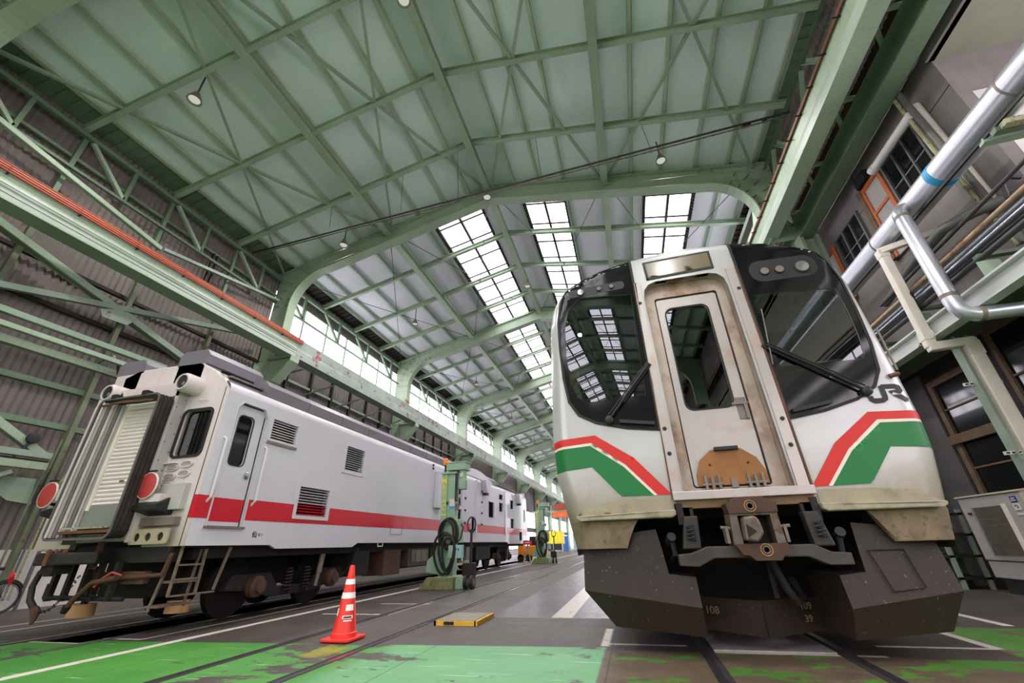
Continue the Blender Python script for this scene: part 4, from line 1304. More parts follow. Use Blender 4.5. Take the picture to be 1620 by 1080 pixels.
for s in (-1, 1):
    MB().box(XC+s*0.235-0.012, XC+s*0.235+0.012, yc+0.03, yc+0.16, 0.88, 1.02).cyl((XC+s*0.2, yc+0.05, 1.0), (XC+s*0.28, yc+0.05, 1.01), 0.014, 8).build('coupler_lug', M['grey_metal'], cpl)
MB().box(XC-0.12, XC+0.12, yc+0.25, 5.6, 0.86, 1.1).build('coupler_shank', M['dark_metal'], cpl)
# guide beam under the coupler
mb = MB()
mb.prism([(XC-0.68, 0.71), (XC-0.68, 0.80), (XC-0.56, 0.81), (XC-0.42, 0.86), (XC+0.42, 0.86), (XC+0.54, 0.80), (XC+0.68, 0.79), (XC+0.68, 0.70), (XC+0.5, 0.70), (XC+0.36, 0.765), (XC-0.38, 0.765), (XC-0.52, 0.70)], 4.42, 4.56)
mb.build('guide_beam', paint('guide_beam', (70, 65, 60), 0.5, 0.3, vary=0.3, vscale=6), car, bevel=0.008)
for s in (-1, 1):
    br = MB().prism([(XC+s*0.46, 0.84), (XC+s*0.44, 1.12), (XC+s*0.56, 1.12), (XC+s*0.62, 0.84)], 4.5, 4.62).build('bracket', paint('bracket_grey', (54, 51, 48), 0.55, 0.2, vary=0.2), car, bevel=0.012)
    pts = []
    for j in range(41):
        a = j/40*2*pi*4
        pts.append((XC+s*0.53+0.032*cos(a), 4.47+0.01*sin(a), 0.91+0.13*j/40))
    MB().tube(pts, 0.008, 6).build('spring', M['black'], br)
    MB().cyl((XC+s*0.70, 4.55, 0.95), (XC+s*0.72, 4.7, 0.9), 0.04, 12).tube([(XC+s*0.7, 4.6, 0.95), (XC+s*0.69, 4.62, 0.8), (XC+s*0.74, 4.8, 0.7)], 0.025, 8).build('air_hose', M['rubber'], car)
    MB().box(XC+s*0.52-0.06, XC+s*0.52+0.06, YF-0.02, YF+0.1, 1.10, 1.2).box(XC+s*0.58-0.03, XC+s*0.58+0.03, YF-0.03, YF+0.02, 1.05, 1.24).build('sill_bracket', M['dark_metal'], car)
MB().tube([(XC+0.16, 4.8, 0.72), (XC+0.22, 4.78, 0.5), (XC+0.28, 4.8, 0.40), (XC+0.36, 4.9, 0.42), (XC+0.36, 5.1, 0.55)], 0.035, 10).build('air_hose', M['rubber'], car)
MB().box(XC+0.12, XC+0.16, 4.85, 4.9, 0.42, 0.8).build('hanger', M['dark_metal'], car)
# underframe and wheels
uf = MB().box(XC-1.45, XC+1.45, 4.95, 23.8, 1.12, 1.24).box(XC-1.5, XC+1.5, 6.0, 6.1, 0.25, 1.2).build('underframe', M['groove'], car)
for yw in (7.2, 9.3, 19.5, 21.6):
    ax = MB().cyl((XC-0.7, yw, 0.434), (XC+0.7, yw, 0.434), 0.08, 12)
    for s in (-1, 1):
        ax.lathe((XC+s*0.585-0.06, yw, 0.434), [(0.1, 0.0), (0.42, 0.01), (0.425, 0.11), (0.1, 0.12)], 'x', 28)
    ax.build('wheelset', M['dark_metal'], car)
# ------------------------------------------------------------------ white inspection car on the left
WX, WY, WL = -6.98, 4.59, 19.4
HWID = 1.38
wc = thing('inspection_car', 'white railway car with a red band and black gangway bellows on the left track', 'train', (WX, WY, 0))
wz = (1.02, 1.18, (150, 138, 96), 0.0)
wmat = paint('white_car_paint', (206, 203, 210), 0.25, 0.0, vary=0.035, vscale=0.8, coat=0.35, streak=0.12, streak_rgb=(168, 162, 168))
wend = paint('white_end_paint', (212, 199, 196), 0.4, vary=0.05, vscale=1.2, streak=0.25, streak_rgb=(170, 156, 140), zdirt=(1.0, 1.5, (150, 140, 96), 0.6))
wred = paint('red_band_paint', (200, 22, 40), 0.28, vary=0.06, coat=0.3)
wroof = paint('grey_roof_paint', (112, 108, 116), 0.45, vary=0.12, vscale=1.5)
wdark = paint('dusty_underframe', (34, 28, 26), 0.7, 0.2, vary=0.35, vscale=4, wear=(70, 52, 40), wscale=5, wlo=0.62, whi=0.76)
wbrown = paint('brown_rust_dust', (84, 58, 42), 0.75, 0.1, vary=0.3, vscale=5)
def wb(x0, x1, y0, y1, z0, z1, mb=None):
    return (mb or MB()).box(WX+x0, WX+x1, WY+y0, WY+y1, z0, z1)
# cross-section of the body with a rounded cantrail and an arched roof
sec = [(-1.38, 1.02), (1.38, 1.02), (1.38, 3.12)] + [(1.38-0.11*(1-cos(radians(a))), 3.12+0.16*sin(radians(a))) for a in (20, 45, 70, 90)]
roof = [(1.27, 3.28), (1.12, 3.42), (0.8, 3.58), (0.4, 3.68), (0, 3.71)]
roof = roof + [(-x, z) for x, z in reversed(roof[:-1])]
body_top = [(1.27, 3.28), (-1.27, 3.28)] + [(-1.38+0.11*(1-cos(radians(a))), 3.12+0.16*sin(radians(a))) for a in (70, 45, 20, 0)]
outline_b = sec[:6] + body_top
# near side wall with door, louvres and window openings (y along the car, z up)
def wy(lp):
    return [(WY+a, b) for a, b in lp]
door = [(0.22, 1.25), (0.80, 1.25)] + [(0.80, 2.90), (0.72, 3.02)] + [(0.30, 3.02), (0.22, 2.92)]
lv1, lv2, lv3 = rrect(0.93, 1.50, 2.59, 2.93, 0.01, 1), rrect(2.98, 3.62, 2.40, 2.89, 0.01, 1), rrect(1.84, 2.64, 1.48, 1.95, 0.01, 1)
wins = [(9.15, 9.6, 2.15, 2.9), (9.15, 9.6, 1.55, 2.05), (10.6, 11.0, 1.33, 1.85), (12.6, 13.35, 1.95, 2.55), (14.1, 14.7, 2.75, 2.98), (14.1, 14.7, 2.25, 2.62), (16.0, 16.6, 2.48, 2.88), (16.0, 16.6, 1.62, 2.05), (17.6, 18.2, 1.1, 1.5), (18.75, 18.95, 2.0, 2.6)]
wo = [rrect(a, b, c, d, 0.02, 2) for a, b, c, d in wins]
side_outline = [(0.0, 1.02), (1.42, 1.02), (1.55, 0.965), (3.6, 0.965), (3.78, 1.04), (15.4, 1.04), (15.5, 0.965), (18.9, 0.965), (WL, 1.02), (WL, 3.14), (0.0, 3.14)]
MB().plate(wy(side_outline), [wy(door), wy(lv1), wy(lv2), wy(lv3)] + [wy(w) for w in wo], WX+HWID-0.05, WX+HWID, 'x').build('side_wall', wmat, wc)
# curved cantrail, far side, roof
mb = MB()
for (pa, pb, nm) in ((1.0, -1.0, ''),):
    ct = [(1.38, 3.14)] + [(1.38-0.12*(1-cos(radians(a))), 3.14+0.15*sin(radians(a))) for a in (15, 35, 55, 75, 90)]
    vs = [(WX+x, WY+y, z) for y in (0, WL) for x, z in ct]
    n = len(ct)
    mb.add(vs, [(i, i+1, n+i+1, n+i) for i in range(n-1)], True)
mb.build('cantrail', wmat, wc)
wb(-1.38, -1.33, 0, WL, 1.02, 3.28).build('far_side_wall', wmat, wc)
mb = MB()
vs = [(WX+x, WY+y, z) for y in (0.02, WL) for x, z in roof]
n = len(roof)
mb.add(vs, [(i, i+1, n+i+1, n+i) for i in range(n-1)], True)
mb.build('roof', wroof, wc)
wb(-1.3, 1.3, 0.1, WL-0.1, 1.0, 1.06).build('floor_pan', wdark, wc)
wb(-1.3, 1.3, WL-0.06, WL, 1.02, 3.5).build('rear_end_wall', wend, wc)
wb(1.0, 1.2, 0.1, WL, 3.40, 3.43).build('gutter', M['grey_metal'], wc)
# roof-edge equipment cover, panelled, stepping up behind the front lamps
mb = MB()
mb.prism([(1.30, 3.29), (1.30, 3.46), (1.16, 3.62), (0.9, 3.62), (0.9, 3.4)], WY+0.55, WY+13.0) if False else None
for j in range(13):
    y0 = 0.75+1.02*j
    mb.prism([(WX+1.30, 3.30), (WX+1.31, 3.46), (WX+1.19, 3.58), (WX+0.95, 3.62), (WX+0.95, 3.40)], WY+y0, WY+y0+1.005)
cov = mb.build('roof_edge_cover', wroof, wc)
for j in range(9):
    wb(1.27, 1.315, 1.6+1.3*j, 1.75+1.3*j, 3.27, 3.31).build('cover_bracket', M['dark_metal'], cov)
wb(1.27, 1.33, 0.6, 14, 3.275, 3.30).build('rain_strip', M['grey_metal'], cov)
# arched section at the far part of the roof
mb = MB()
arch = [(WY+9.0+4.6*k/10, 3.28+0.34*sin(pi*k/10)) for k in range(11)]
mb.prism([(WY+9.0, 3.26)] + arch + [(WY+13.6, 3.26)], WX+1.0, WX+1.32, 'x')
mb.build('roof_fairing', wmat, cov)
for sx in (-1, 1):
    xm = -0.05+0.62*sx if False else (0.42 if sx > 0 else -0.92)
    hexa = [(xm-0.3, 3.66), (xm-0.3, 3.86), (xm-0.2, 3.93), (xm+0.24, 3.93), (xm+0.33, 3.82), (xm+0.33, 3.66)]
    MB().prism([(WX+a, b) for a, b in hexa], WY+0.0, WY+1.1).build('roof_box', wroof, wc, bevel=0.01)
    wb(xm-0.26, xm+0.28, 0.0, 0.3, 3.3, 3.67).build('roof_pillar', wend, wc)
# red band
bz0, bz1 = 1.355, 1.645
MB().plate(wy([(0.0, bz0), (WL, bz0), (WL, bz1), (0.0, bz1)]), [wy([(0.20, bz0-0.1), (0.82, bz0-0.1), (0.82, bz1+0.1), (0.20, bz1+0.1)])] + [wy(rrect(w[0]-0.03, w[1]+0.03, w[2]-0.03, w[3]+0.03, 0.02, 2)) for w in wins if w[2] < 1.64] + [wy(rrect(1.8, 2.68, 1.44, 1.99, 0.02, 2))], WX+HWID, WX+HWID+0.003, 'x').build('red_band', wred, wc)
MB().box(WX+HWID-0.07, WX+HWID+0.002, WY-0.016, WY, bz0, bz1).build('red_band', wred, wc)
# crew door
dw = rrect(0.33, 0.60, 2.10, 2.84, 0.07, 4)
dd = MB().plate(wy([(0.24, 1.27), (0.78, 1.27), (0.78, 3.0), (0.24, 3.0)]), [wy(dw)], WX+HWID-0.09, WX+HWID-0.05, 'x').build('crew_door', wmat, wc)
MB().plate(wy([(0.24, bz0-0.03), (0.78, bz0-0.03), (0.78, bz1-0.01), (0.24, bz1-0.01)]), [], WX+HWID-0.05, WX+HWID-0.047, 'x').build('red_band', wred, dd)
MB().plate(wy(dw), [], WX+HWID-0.085, WX+HWID-0.08, 'x').build('door_glass', M['window_glass'], dd)
MB().plate(wy(rrect(0.315, 0.615, 2.085, 2.855, 0.08, 4)), [wy(dw)], WX+HWID-0.055, WX+HWID-0.044, 'x').build('door_seal', M['rubber'], dd)
hd = MB().lathe((WX+HWID-0.045, WY+0.705, 1.98), [(0.05, 0), (0.05, 0.012), (0.02, 0.02)], 'x', 16)
hd.bar((WX+HWID-0.02, WY+0.705, 1.98), (WX+HWID-0.02, WY+0.64, 1.99), 0.02, 0.02)
hd.build('door_handle', M['chrome'], dd)
MB().plate(wy([(p[0]+(0.012 if p[0] > 0.5 else -0.012), p[1]+(0.012 if p[1] > 2 else -0.0)) for p in door]), [wy(door)], WX+HWID-0.004, WX+HWID+0.012, 'x').build('door_frame', wmat, wc)
wb(HWID-0.02, HWID+0.03, 0.18, 0.84, 1.235, 1.262).build('door_step', M['grey_metal'], wc)
for y in (0.13, 0.885):
    yy = y
    MB().tube([(WX+HWID-0.01, WY+yy, 2.45), (WX+HWID+0.05, WY+yy, 2.42), (WX+HWID+0.05, WY+yy+0.0, 1.62), (WX+HWID-0.01, WY+yy, 1.56)], 0.018, 8).build('grab_rail', M['off_white'], wc)
wb(HWID-0.06, HWID-0.03, 0.06, 0.2, 1.5, 2.48).build('rail_recess', M['dark_metal'], wc)
# louvres
def louvre(y0, y1, z0, z1, n, mat, framed):
    f = MB().plate(wy(rrect(y0-0.07, y1+0.07, z0-0.06, z1+0.06, 0.01, 1)), [wy([(y0, z0), (y1, z0), (y1, z1), (y0, z1)])], WX+HWID, WX+HWID+0.012, 'x').build('louvre', wmat, wc)
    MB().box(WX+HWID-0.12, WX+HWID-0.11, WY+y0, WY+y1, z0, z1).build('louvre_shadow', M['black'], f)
    for j in range(n):
        z = z0+(z1-z0)*(j+0.5)/n
        MB().bar((WX+HWID-0.03, WY+y0, z), (WX+HWID-0.03, WY+y1, z), 0.045, 0.010, (0.5, 0, 1)).build('louvre_slat', mat if not callable(mat) else mat(z), f)
    return f
l1 = louvre(0.93, 1.50, 2.59, 2.93, 8, M['off_white'], True)
wb(HWID+0.0, HWID+0.02, 0.88, 1.55, 2.52, 2.565).build('louvre_lip', M['grey_metal'], l1)
louvre(2.98, 3.62, 2.40, 2.89, 11, wmat, True)
louvre(1.84, 2.64, 1.48, 1.95, 10, lambda z: wred if z < bz1 else wmat, True)
# side windows in the far half, frames and panes
for w in wins:
    f = MB().plate(wy(rrect(w[0]-0.05, w[1]+0.05, w[2]-0.05, w[3]+0.05, 0.03, 2)), [wy(rrect(w[0], w[1], w[2], w[3], 0.02, 2))], WX+HWID, WX+HWID+0.012, 'x').build('side_window', wmat, wc)
    MB().box(WX+HWID-0.3, WX+HWID-0.29, WY+w[0], WY+w[1], w[2], w[3]).build('pane', M['dark_glass'] if w[0] < 10 else (wred if w[2] > 2.7 else M['concrete_panel']), f)
for y in (9.95, 11.75):
    for z in (2.85, 2.45, 2.05, 1.65):
        wb(HWID, HWID+0.03, y-0.05, y+0.05, z-0.03, z+0.03).build('bolt', M['dark_metal'], wc)
for y in (9.9, 13.9):
    wb(HWID, HWID+0.04, y+1.1, y+1.25, 1.3, 3.2).build('door_post', wmat, wc)
for y in (12.0, 17.4):
    MB().prism([(WY+y-0.4, 3.25), (WY+y+0.4, 3.25), (WY+y+0.1, 2.8), (WY+y-0.2, 2.8)], WX+HWID, WX+HWID+0.22, 'x').build('side_fairing', wmat, wc)
    wb(HWID+0.02, HWID+0.18, y-0.15, y+0.1, 2.72, 2.8).build('fairing_opening', M['black'], wc)
wb(HWID, HWID+0.16, 7.35, 7.8, 1.95, 3.0).build('equipment_box', wmat, wc, bevel=0.02)
for z in (3.15, 3.05):
    wb(HWID, HWID+0.03, 7.15, 7.22, z-0.025, z+0.025).build('clamp', M['dark_metal'], wc)
MB().tube([(WX+HWID+0.002, WY+a, b) for a, b in rrect(5.05, 5.6, 1.22, 1.60, 0.03, 3)], 0.006, 5, closed=True).build('hatch_seam', M['grey_metal'], wc)
text_part('\u4ed9', 0.095, 'black', wc, (WX+HWID+0.002, WY+1.07, 1.16), (radians(90), 0, radians(90)))
text_part('\u30bb\u30f3', 0.05, 'black', wc, (WX+HWID+0.002, WY+1.185, 1.16), (radians(90), 0, radians(90)))
# end wall
ew = rrect(0.65, 1.19, 2.18, 2.87, 0.08, 5)
def wx_(lp):
    return [(WX+a, b) for a, b in lp]
end_o = [(-1.37, 1.02), (-1.37, 3.14), (-1.27, 3.27), (-1.2, 3.36), (1.2, 3.36), (1.26, 3.27), (1.374, 3.14), (1.374, 1.02), (0.66, 1.02), (0.66, 1.1), (-0.66, 1.1), (-0.66, 1.02)]
en = MB().plate(wx_(end_o), [wx_(ew)], WY-0.012, WY+0.06).build('end_wall', wend, wc)
MB().plate(wx_(ew), [], WY+0.03, WY+0.036).build('end_window', M['window_glass'], en)
MB().plate(wx_(rrect(0.63, 1.21, 2.16, 2.89, 0.095, 5)), [wx_(rrect(0.665, 1.175, 2.195, 2.855, 0.07, 5))], WY-0.03, WY-0.01).build('window_seal', M['rubber'], en)
wb(0.3, 1.3, 1.2, 1.25, 1.1, 3.2).build('cab_partition', paint('cab_brown', (70, 62, 50), 0.6), wc)
MB().cyl((WX+0.78, WY+0.35, 2.1), (WX+0.84, WY+0.35, 2.85), 0.012, 8).cyl((WX+0.83, WY+0.35, 2.1), (WX+0.88, WY+0.35, 2.85), 0.012, 8).build('cab_pole', M['chrome'], wc)
MB().prism([(WX-0.95, 3.3), (WX-0.98, 3.62), (WX-0.7, 3.72), (WX+0.62, 3.70), (WX+0.95, 3.52), (WX+1.22, 3.34), (WX+1.2, 3.3)], WY+0.0, WY+0.08).build('end_cornice', wend, wc, bevel=0.02)
wb(1.30, 1.308, -0.018, -0.01, 1.02, 3.2).build('corner_seam', M['dark_metal'], en)
wb(-0.64, -0.58, -0.17, -0.012, 1.08, 3.25).box(WX+0.55, WX+0.61, WY-0.17, WY-0.012, 1.08, 3.25).box(WX-0.64, WX+0.61, WY-0.17, WY-0.012, 3.08, 3.3).build('vestibule_portal', wend, en)
wb(0.605, 0.616, -0.165, -0.012, 1.5, 3.25).build('portal_side', paint('grey_portal_side', (172, 168, 164), 0.45, vary=0.08), en)
for j in range(12):
    wb(0.616, 0.62, -0.15+0.1*(j % 2), -0.138+0.1*(j % 2), 1.6+0.13*j, 1.615+0.13*j).build('rivet', M['dark_metal'], en)
# lamps
for s, lx in ((1, 0.74), (-1, -0.77)):
    hl = MB().lathe((WX+lx, WY+0.05, 3.25), [(0.145, 0.0), (0.145, -0.30), (0.125, -0.335), (0.105, -0.335), (0.10, -0.29)], 'y', 26).build('headlamp', wend, wc)
    MB().lathe((WX+lx, WY+0.05, 3.25), [(0.10, -0.32), (0.088, -0.325), (0.06, -0.31), (0.0, -0.30)], 'y', 20).build('lamp_lens', M['black'], hl)
    MB().lathe((WX+lx+0.03, WY+0.05, 3.22), [(0.035, -0.312), (0.03, -0.325), (0.0, -0.328)], 'y', 14).build('bulb', M['grey_metal'], hl)
MB().tube([(WX+0.9, WY-0.0, 3.0), (WX+0.9, WY-0.07, 3.0), (WX+1.03, WY-0.07, 3.0), (WX+1.03, WY, 3.0)], 0.01, 6).build('small_grip', wend, en)
# gangway bellows with outer frame, folded curtain and roller shutter
bo = rrect(-0.58, 0.61, 1.12, 3.06, 0.10, 5)
bi = rrect(-0.555, 0.585, 1.145, 3.035, 0.08, 5)
fr = MB().plate(wx_(bo), [wx_(bi)], WY-0.42, WY-0.405).build('gangway_frame', M['grey_pipe'], wc)
for k in range(7):
    d = 0.012*(k % 2)
    o = rrect(-0.575+d, 0.605-d, 1.13+d, 3.055-d, 0.1, 5)
    i = rrect(-0.55, 0.575, 1.155, 3.03, 0.07, 5)
    MB().plate(wx_(o), [wx_(i)], WY-0.405+0.03*k, WY-0.405+0.03*(k+1)-0.002).build('bellows_fold', paint('bellows_fold', [(38, 34, 32), (70, 54, 42)][k % 2], 0.75, vary=0.4, vscale=6), fr)
for j in range(8):
    x = -0.53+0.018*j
    MB().tube([(WX+x, WY-0.40+0.032*j, 1.16), (WX+x-0.012, WY-0.39+0.032*j, 2.0), (WX+x+0.01, WY-0.39+0.032*j, 3.02)], 0.017+0.003*(j % 2), 8).build('curtain_fold', paint('curtain_grey', [(196, 188, 180), (158, 154, 150), (110, 106, 102)][j % 3], 0.6, vary=0.2), fr)
MB().tube([(WX-0.5, WY-0.41, 2.96), (WX-0.1, WY-0.41, 2.98), (WX+0.5, WY-0.41, 2.95)], 0.018, 8).build('curtain_rail', M['rust_metal'], fr)
for x in (-0.32, 0.28):
    wb(x-0.05, x+0.05, -0.43, -0.33, 3.05, 3.12).build('top_clamp', M['dark_metal'], fr, bevel=0.01)
sm = paint('shutter_slats', (236, 226, 220), 0.4, vary=0.06)
mb = MB()
nsl = 26
for j in range(nsl):
    z0 = 1.56+1.5*j/nsl
    dz = 1.5/nsl
    mb.prism([(WY-0.13, z0), (WY-0.155, z0+dz*0.35), (WY-0.15, z0+dz*0.6), (WY-0.125, z0+dz*0.92), (WY-0.11, z0+dz), (WY-0.11, z0)], WX-0.33, WX+0.5, 'x')
shu = mb.build('roller_shutter', sm, wc)
wb(-0.42, -0.33, -0.17, -0.05, 1.5, 3.1).build('shutter_guide', paint('guide_cream', (226, 220, 204), 0.45), shu)
wb(0.05, 0.12, -0.165, -0.15, 1.86, 1.885).build('shutter_latch', M['rust_metal'], shu)
wb(-0.46, 0.5, -0.16, -0.1, 1.28, 1.56).build('threshold_panel', paint('green_grey_panel', (126, 134, 122), 0.5, vary=0.12, wear=(92, 66, 44), wscale=4, wlo=0.68, whi=0.72), wc)
wb(-0.44, 0.5, -0.36, -0.1, 1.2, 1.235).build('threshold_plate', M['rust_metal'], wc)
wb(-0.40, 0.46, -0.37, -0.345, 1.255, 1.275).build('yellow_bar', M['yellow_pipe'], wc)
# red marker discs
disc = paint('marker_disc_red', (176, 60, 56), 0.45, vary=0.1, wear=(150, 92, 90), wscale=3, wlo=0.6, whi=0.8)
for lx, ly, z in ((0.70, -0.22, 1.77), (-0.92, -0.36, 1.72)):
    d = MB().lathe((WX+lx, WY+ly, z), [(0.165, 0.0), (0.165, -0.012), (0.15, -0.016), (0.0, -0.018)], 'y', 32).build('marker_disc', disc, wc)
    MB().lathe((WX+lx, WY+ly+0.001, z), [(0.172, 0.004), (0.172, -0.014), (0.163, -0.017), (0.163, 0.004)], 'y', 32).build('disc_rim', M['cream'], d)
    MB().bar((WX+lx, WY+ly+0.02, z-0.1), (WX+lx, WY+0.0, z-0.16), 0.05, 0.03).bar((WX+lx-0.08, WY+ly-0.0, z+0.19), (WX+lx+0.08, WY+ly, z+0.19), 0.02, 0.02).build('disc_bracket', M['dark_metal'], d)
# builder's plates
pm = paint('oval_plate', (196, 186, 178), 0.4, 0.1, vary=0.15, vscale=30)
for (lx, z, nl) in ((0.76, 2.03, 3), (1.01, 2.065, 2), (0.76, 1.905, 3), (1.01, 1.935, 2), (0.76, 1.79, 3)):
    pl = MB().plate([(WX+lx+0.115*cos(2*pi*k/28), z+0.052*sin(2*pi*k/28)) for k in range(28)], [], WY-0.03, WY-0.01).build('oval_plate', pm, wc)
    MB().tube([(WX+lx+0.108*cos(2*pi*k/28), WY-0.031, z+0.046*sin(2*pi*k/28)) for k in range(28)], 0.004, 5, closed=True).build('plate_rim', M['off_white'], pl)
    for j in range(nl):
        w = 0.055 if j != 1 else 0.075
        for q in range(5):
            xx = lx-w+2*w*q/4
            MB().box(WX+xx-0.008, WX+xx+0.008, WY-0.035, WY-0.029, z+0.022-0.024*j-0.006, z+0.022-0.024*j+0.006).build('raised_print', M['grey_metal'], pl)
wb(0.60, 0.84, -0.06, 0.0, 2.085, 2.10).build('plate_shelf', M['cream'], en)
# tail shelf and black scoop
for s, x0 in ((1, 0.60), (-1, -1.1)):
    MB().prism([(WY-0.02, 1.40), (WY-0.02, 1.66), (WY-0.26, 1.52), (WY-0.26, 1.46)], WX+x0, WX+x0+0.42, 'x').build('scoop', M['black'], wc)
    wb(x0+0.02, x0+0.36, -0.2, 0.0, 1.56, 1.66).build('scoop_cover', wend, wc)
wb(0.78, 1.2, -0.10, 0.0, 1.46, 1.80).build('end_box', paint('end_box_grey', (178, 174, 168), 0.45, vary=0.05), wc, bevel=0.01)
wb(0.55, 1.2, -0.1, -0.02, 1.27, 1.37).build('step_tray', M['grey_metal'], wc)
rb = rrect(0.55, 1.2, 1.05, 1.23, 0.03, 3)
MB().plate(wx_(rb), [wx_(circle(x, 1.135, 0.052, 14)) for x in (0.67, 0.86, 1.07)], WY-0.12, WY-0.1).build('jumper_plate', paint('jumper_cream', (170, 158, 128), 0.5, vary=0.2), wc)
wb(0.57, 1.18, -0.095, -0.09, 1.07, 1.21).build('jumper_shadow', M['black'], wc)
# buffer-beam gear: beam, coupler, hoses, pipes, brackets
wb(-0.45, 1.2, -0.03, 0.15, 0.84, 1.02).build('buffer_beam', wdark, wc)
ck = MB().prism([(WX-0.36, WY-0.45), (WX-0.2, WY-0.6), (WX+0.12, WY-0.58), (WX+0.38, WY-0.3), (WX+0.25, WY-0.0), (WX-0.15, WY+0.0), (WX-0.3, WY-0.25)], 0.84, 0.98, 'z').build('coupler', wdark, wc, bevel=0.02)
MB().prism([(WX-0.42, WY-0.38), (WX-0.12, WY-0.62), (WX+0.1, WY-0.55), (WX-0.15, WY-0.25)], 1.0, 1.02, 'z').build('coupler_cover', M['grey_metal'], ck)
MB().cyl((WX-0.1, WY-0.45, 0.72), (WX-0.1, WY-0.45, 0.9), 0.05, 12).build('coupler_pin', M['dark_metal'], ck)
wb(-0.2, 0.02, -0.5, -0.3, 0.74, 0.84).build('coupler_foot', M['dark_metal'], ck)
for j in range(3):
    wb(-0.02+0.07*j, 0.01+0.07*j, -0.61+0.04*j, -0.5, 0.84, 1.02).build('coupler_rib', M['rust_metal'], ck)
MB().tube([(WX-0.42, WY-0.25, 0.86), (WX-0.52, WY-0.3, 0.76), (WX-0.56, WY-0.3, 0.6), (WX-0.5, WY-0.3, 0.45), (WX-0.36, WY-0.3, 0.36)], 0.035, 10).build('brake_hose', M['rubber'], wc)
MB().tube([(WX-0.36, WY-0.3, 0.37), (WX-0.31, WY-0.3, 0.32), (WX-0.3, WY-0.3, 0.26), (WX-0.31, WY-0.3, 0.2)], [0.04, 0.05, 0.03, 0.018], 8).build('hose_end', wbrown, wc)
MB().tube([(WX+0.62, WY-0.15, 0.68), (WX+0.3, WY-0.2, 0.63), (WX+0.1, WY-0.2, 0.46), (WX+0.03, WY-0.2, 0.37)], 0.032, 10).build('brake_hose', wbrown, wc)
MB().tube([(WX+0.03, WY-0.2, 0.38), (WX+0.0, WY-0.2, 0.31)], [0.045, 0.035], 8).build('hose_end', M['dark_metal'], wc)
MB().tube([(WX+0.5, WY-0.05, 0.67), (WX+0.8, WY-0.04, 0.68), (WX+1.18, WY-0.02, 0.70), (WX+1.22, WY+0.0, 0.94)], 0.028, 10).build('air_pipe', wbrown, wc)
MB().tube([(WX+0.62, WY-0.1, 0.70), (WX+0.5, WY-0.14, 0.74), (WX+0.4, WY-0.16, 0.68), (WX+0.33, WY-0.18, 0.58)], 0.014, 8).build('red_hose', paint('faded_red_hose', (170, 70, 52), 0.5), wc)
mb = MB()
for j in range(16):
    a = j/15
    p = Vector((WX-0.3+0.4*a, WY-0.3+0.06*a, 0.34+0.36*a-0.14*sin(pi*a)))
    mb.tube([p+Vector((0.016*cos(t*pi/3), 0.01*(1 if j % 2 else -1)*sin(t*pi/3), 0.016*sin(t*pi/3))) for t in range(6)], 0.005, 5, closed=True)
mb.build('chain', M['dark_metal'], wc)
for lx in (-0.55, -0.28, 0.0, 0.22, 0.5):
    wb(lx-0.03, lx+0.03, -0.12, -0.06, 0.42, 0.85).build('hanger', M['dark_metal'], wc)
MB().tube([(WX-0.6, WY-0.1, 0.46), (WX+0.7, WY-0.05, 0.44)], 0.028, 8).tube([(WX-0.6, WY-0.1, 0.46), (WX-0.6, WY-0.1, 0.62)], 0.028, 8).build('cross_pipe', M['black'], wc)
wb(-0.1, 0.9, -0.02, 0.05, 0.60, 0.74).build('cross_member', wbrown, wc)
MB().tube([(WX+0.28+0.07*cos(a*pi/8), WY-0.12, 0.55+0.07*sin(a*pi/8)) for a in range(16)], 0.012, 6, closed=True).build('ring', M['black'], wc)
wb(0.15, 0.21, -0.2, -0.15, 0.78, 1.1).build('vertical_hanger', wbrown, wc)
# rail guards (yellowish cups just above the rails)
cup = paint('ochre_rail_guard', (214, 164, 112), 0.6, vary=0.15, vscale=5)
for lx, ly in ((0.58, 0.82), (-0.55, 0.36)):
    MB().lathe((WX+lx, WY+ly, 0.17), [(0.15, 0.02), (0.14, 0.17), (0.0, 0.17)], 'z', 24).build('rail_guard', cup, wc)
    wb(lx-0.03, lx+0.03, ly-0.03, ly+0.03, 0.3, 0.8).build('guard_stem', wdark, wc)
# crew steps hanging at the corner
sp = paint('step_steel', (122, 106, 90), 0.55, 0.3, vary=0.3, vscale=6)
ld = MB().bar((WX+1.30, WY+0.05, 1.02), (WX+1.34, WY-0.0, 0.46), 0.035, 0.02).build('step_ladder', sp, wc)
for (a, b) in (((1.34, 0.36, 0.98), (1.34, 0.36, 0.46)), ((1.18, 0.05, 0.98), (1.12, -0.02, 0.30)), ((1.2, 0.4, 0.98), (1.16, 0.4, 0.32)), ((1.33, 0.75, 1.0), (1.34, 0.62, 0.48))):
    MB().bar((WX+a[0], WY+a[1], a[2]), (WX+b[0], WY+b[1], b[2]), 0.035, 0.02).build('ladder_stile', sp, ld)
for z in (0.46, 0.64, 0.80):
    MB().bar((WX+1.34, WY-0.0, z), (WX+1.34, WY+0.64 if z < 0.5 else WY+0.38, z), 0.025, 0.02).build('ladder_rung', sp, ld)
wb(1.14, 1.34, 0.03, 0.36, 0.60, 0.625).build('ladder_tread', sp, ld)
wb(1.05, 1.25, -0.02, 0.40, 0.34, 0.365).build('ladder_tread', sp, ld)
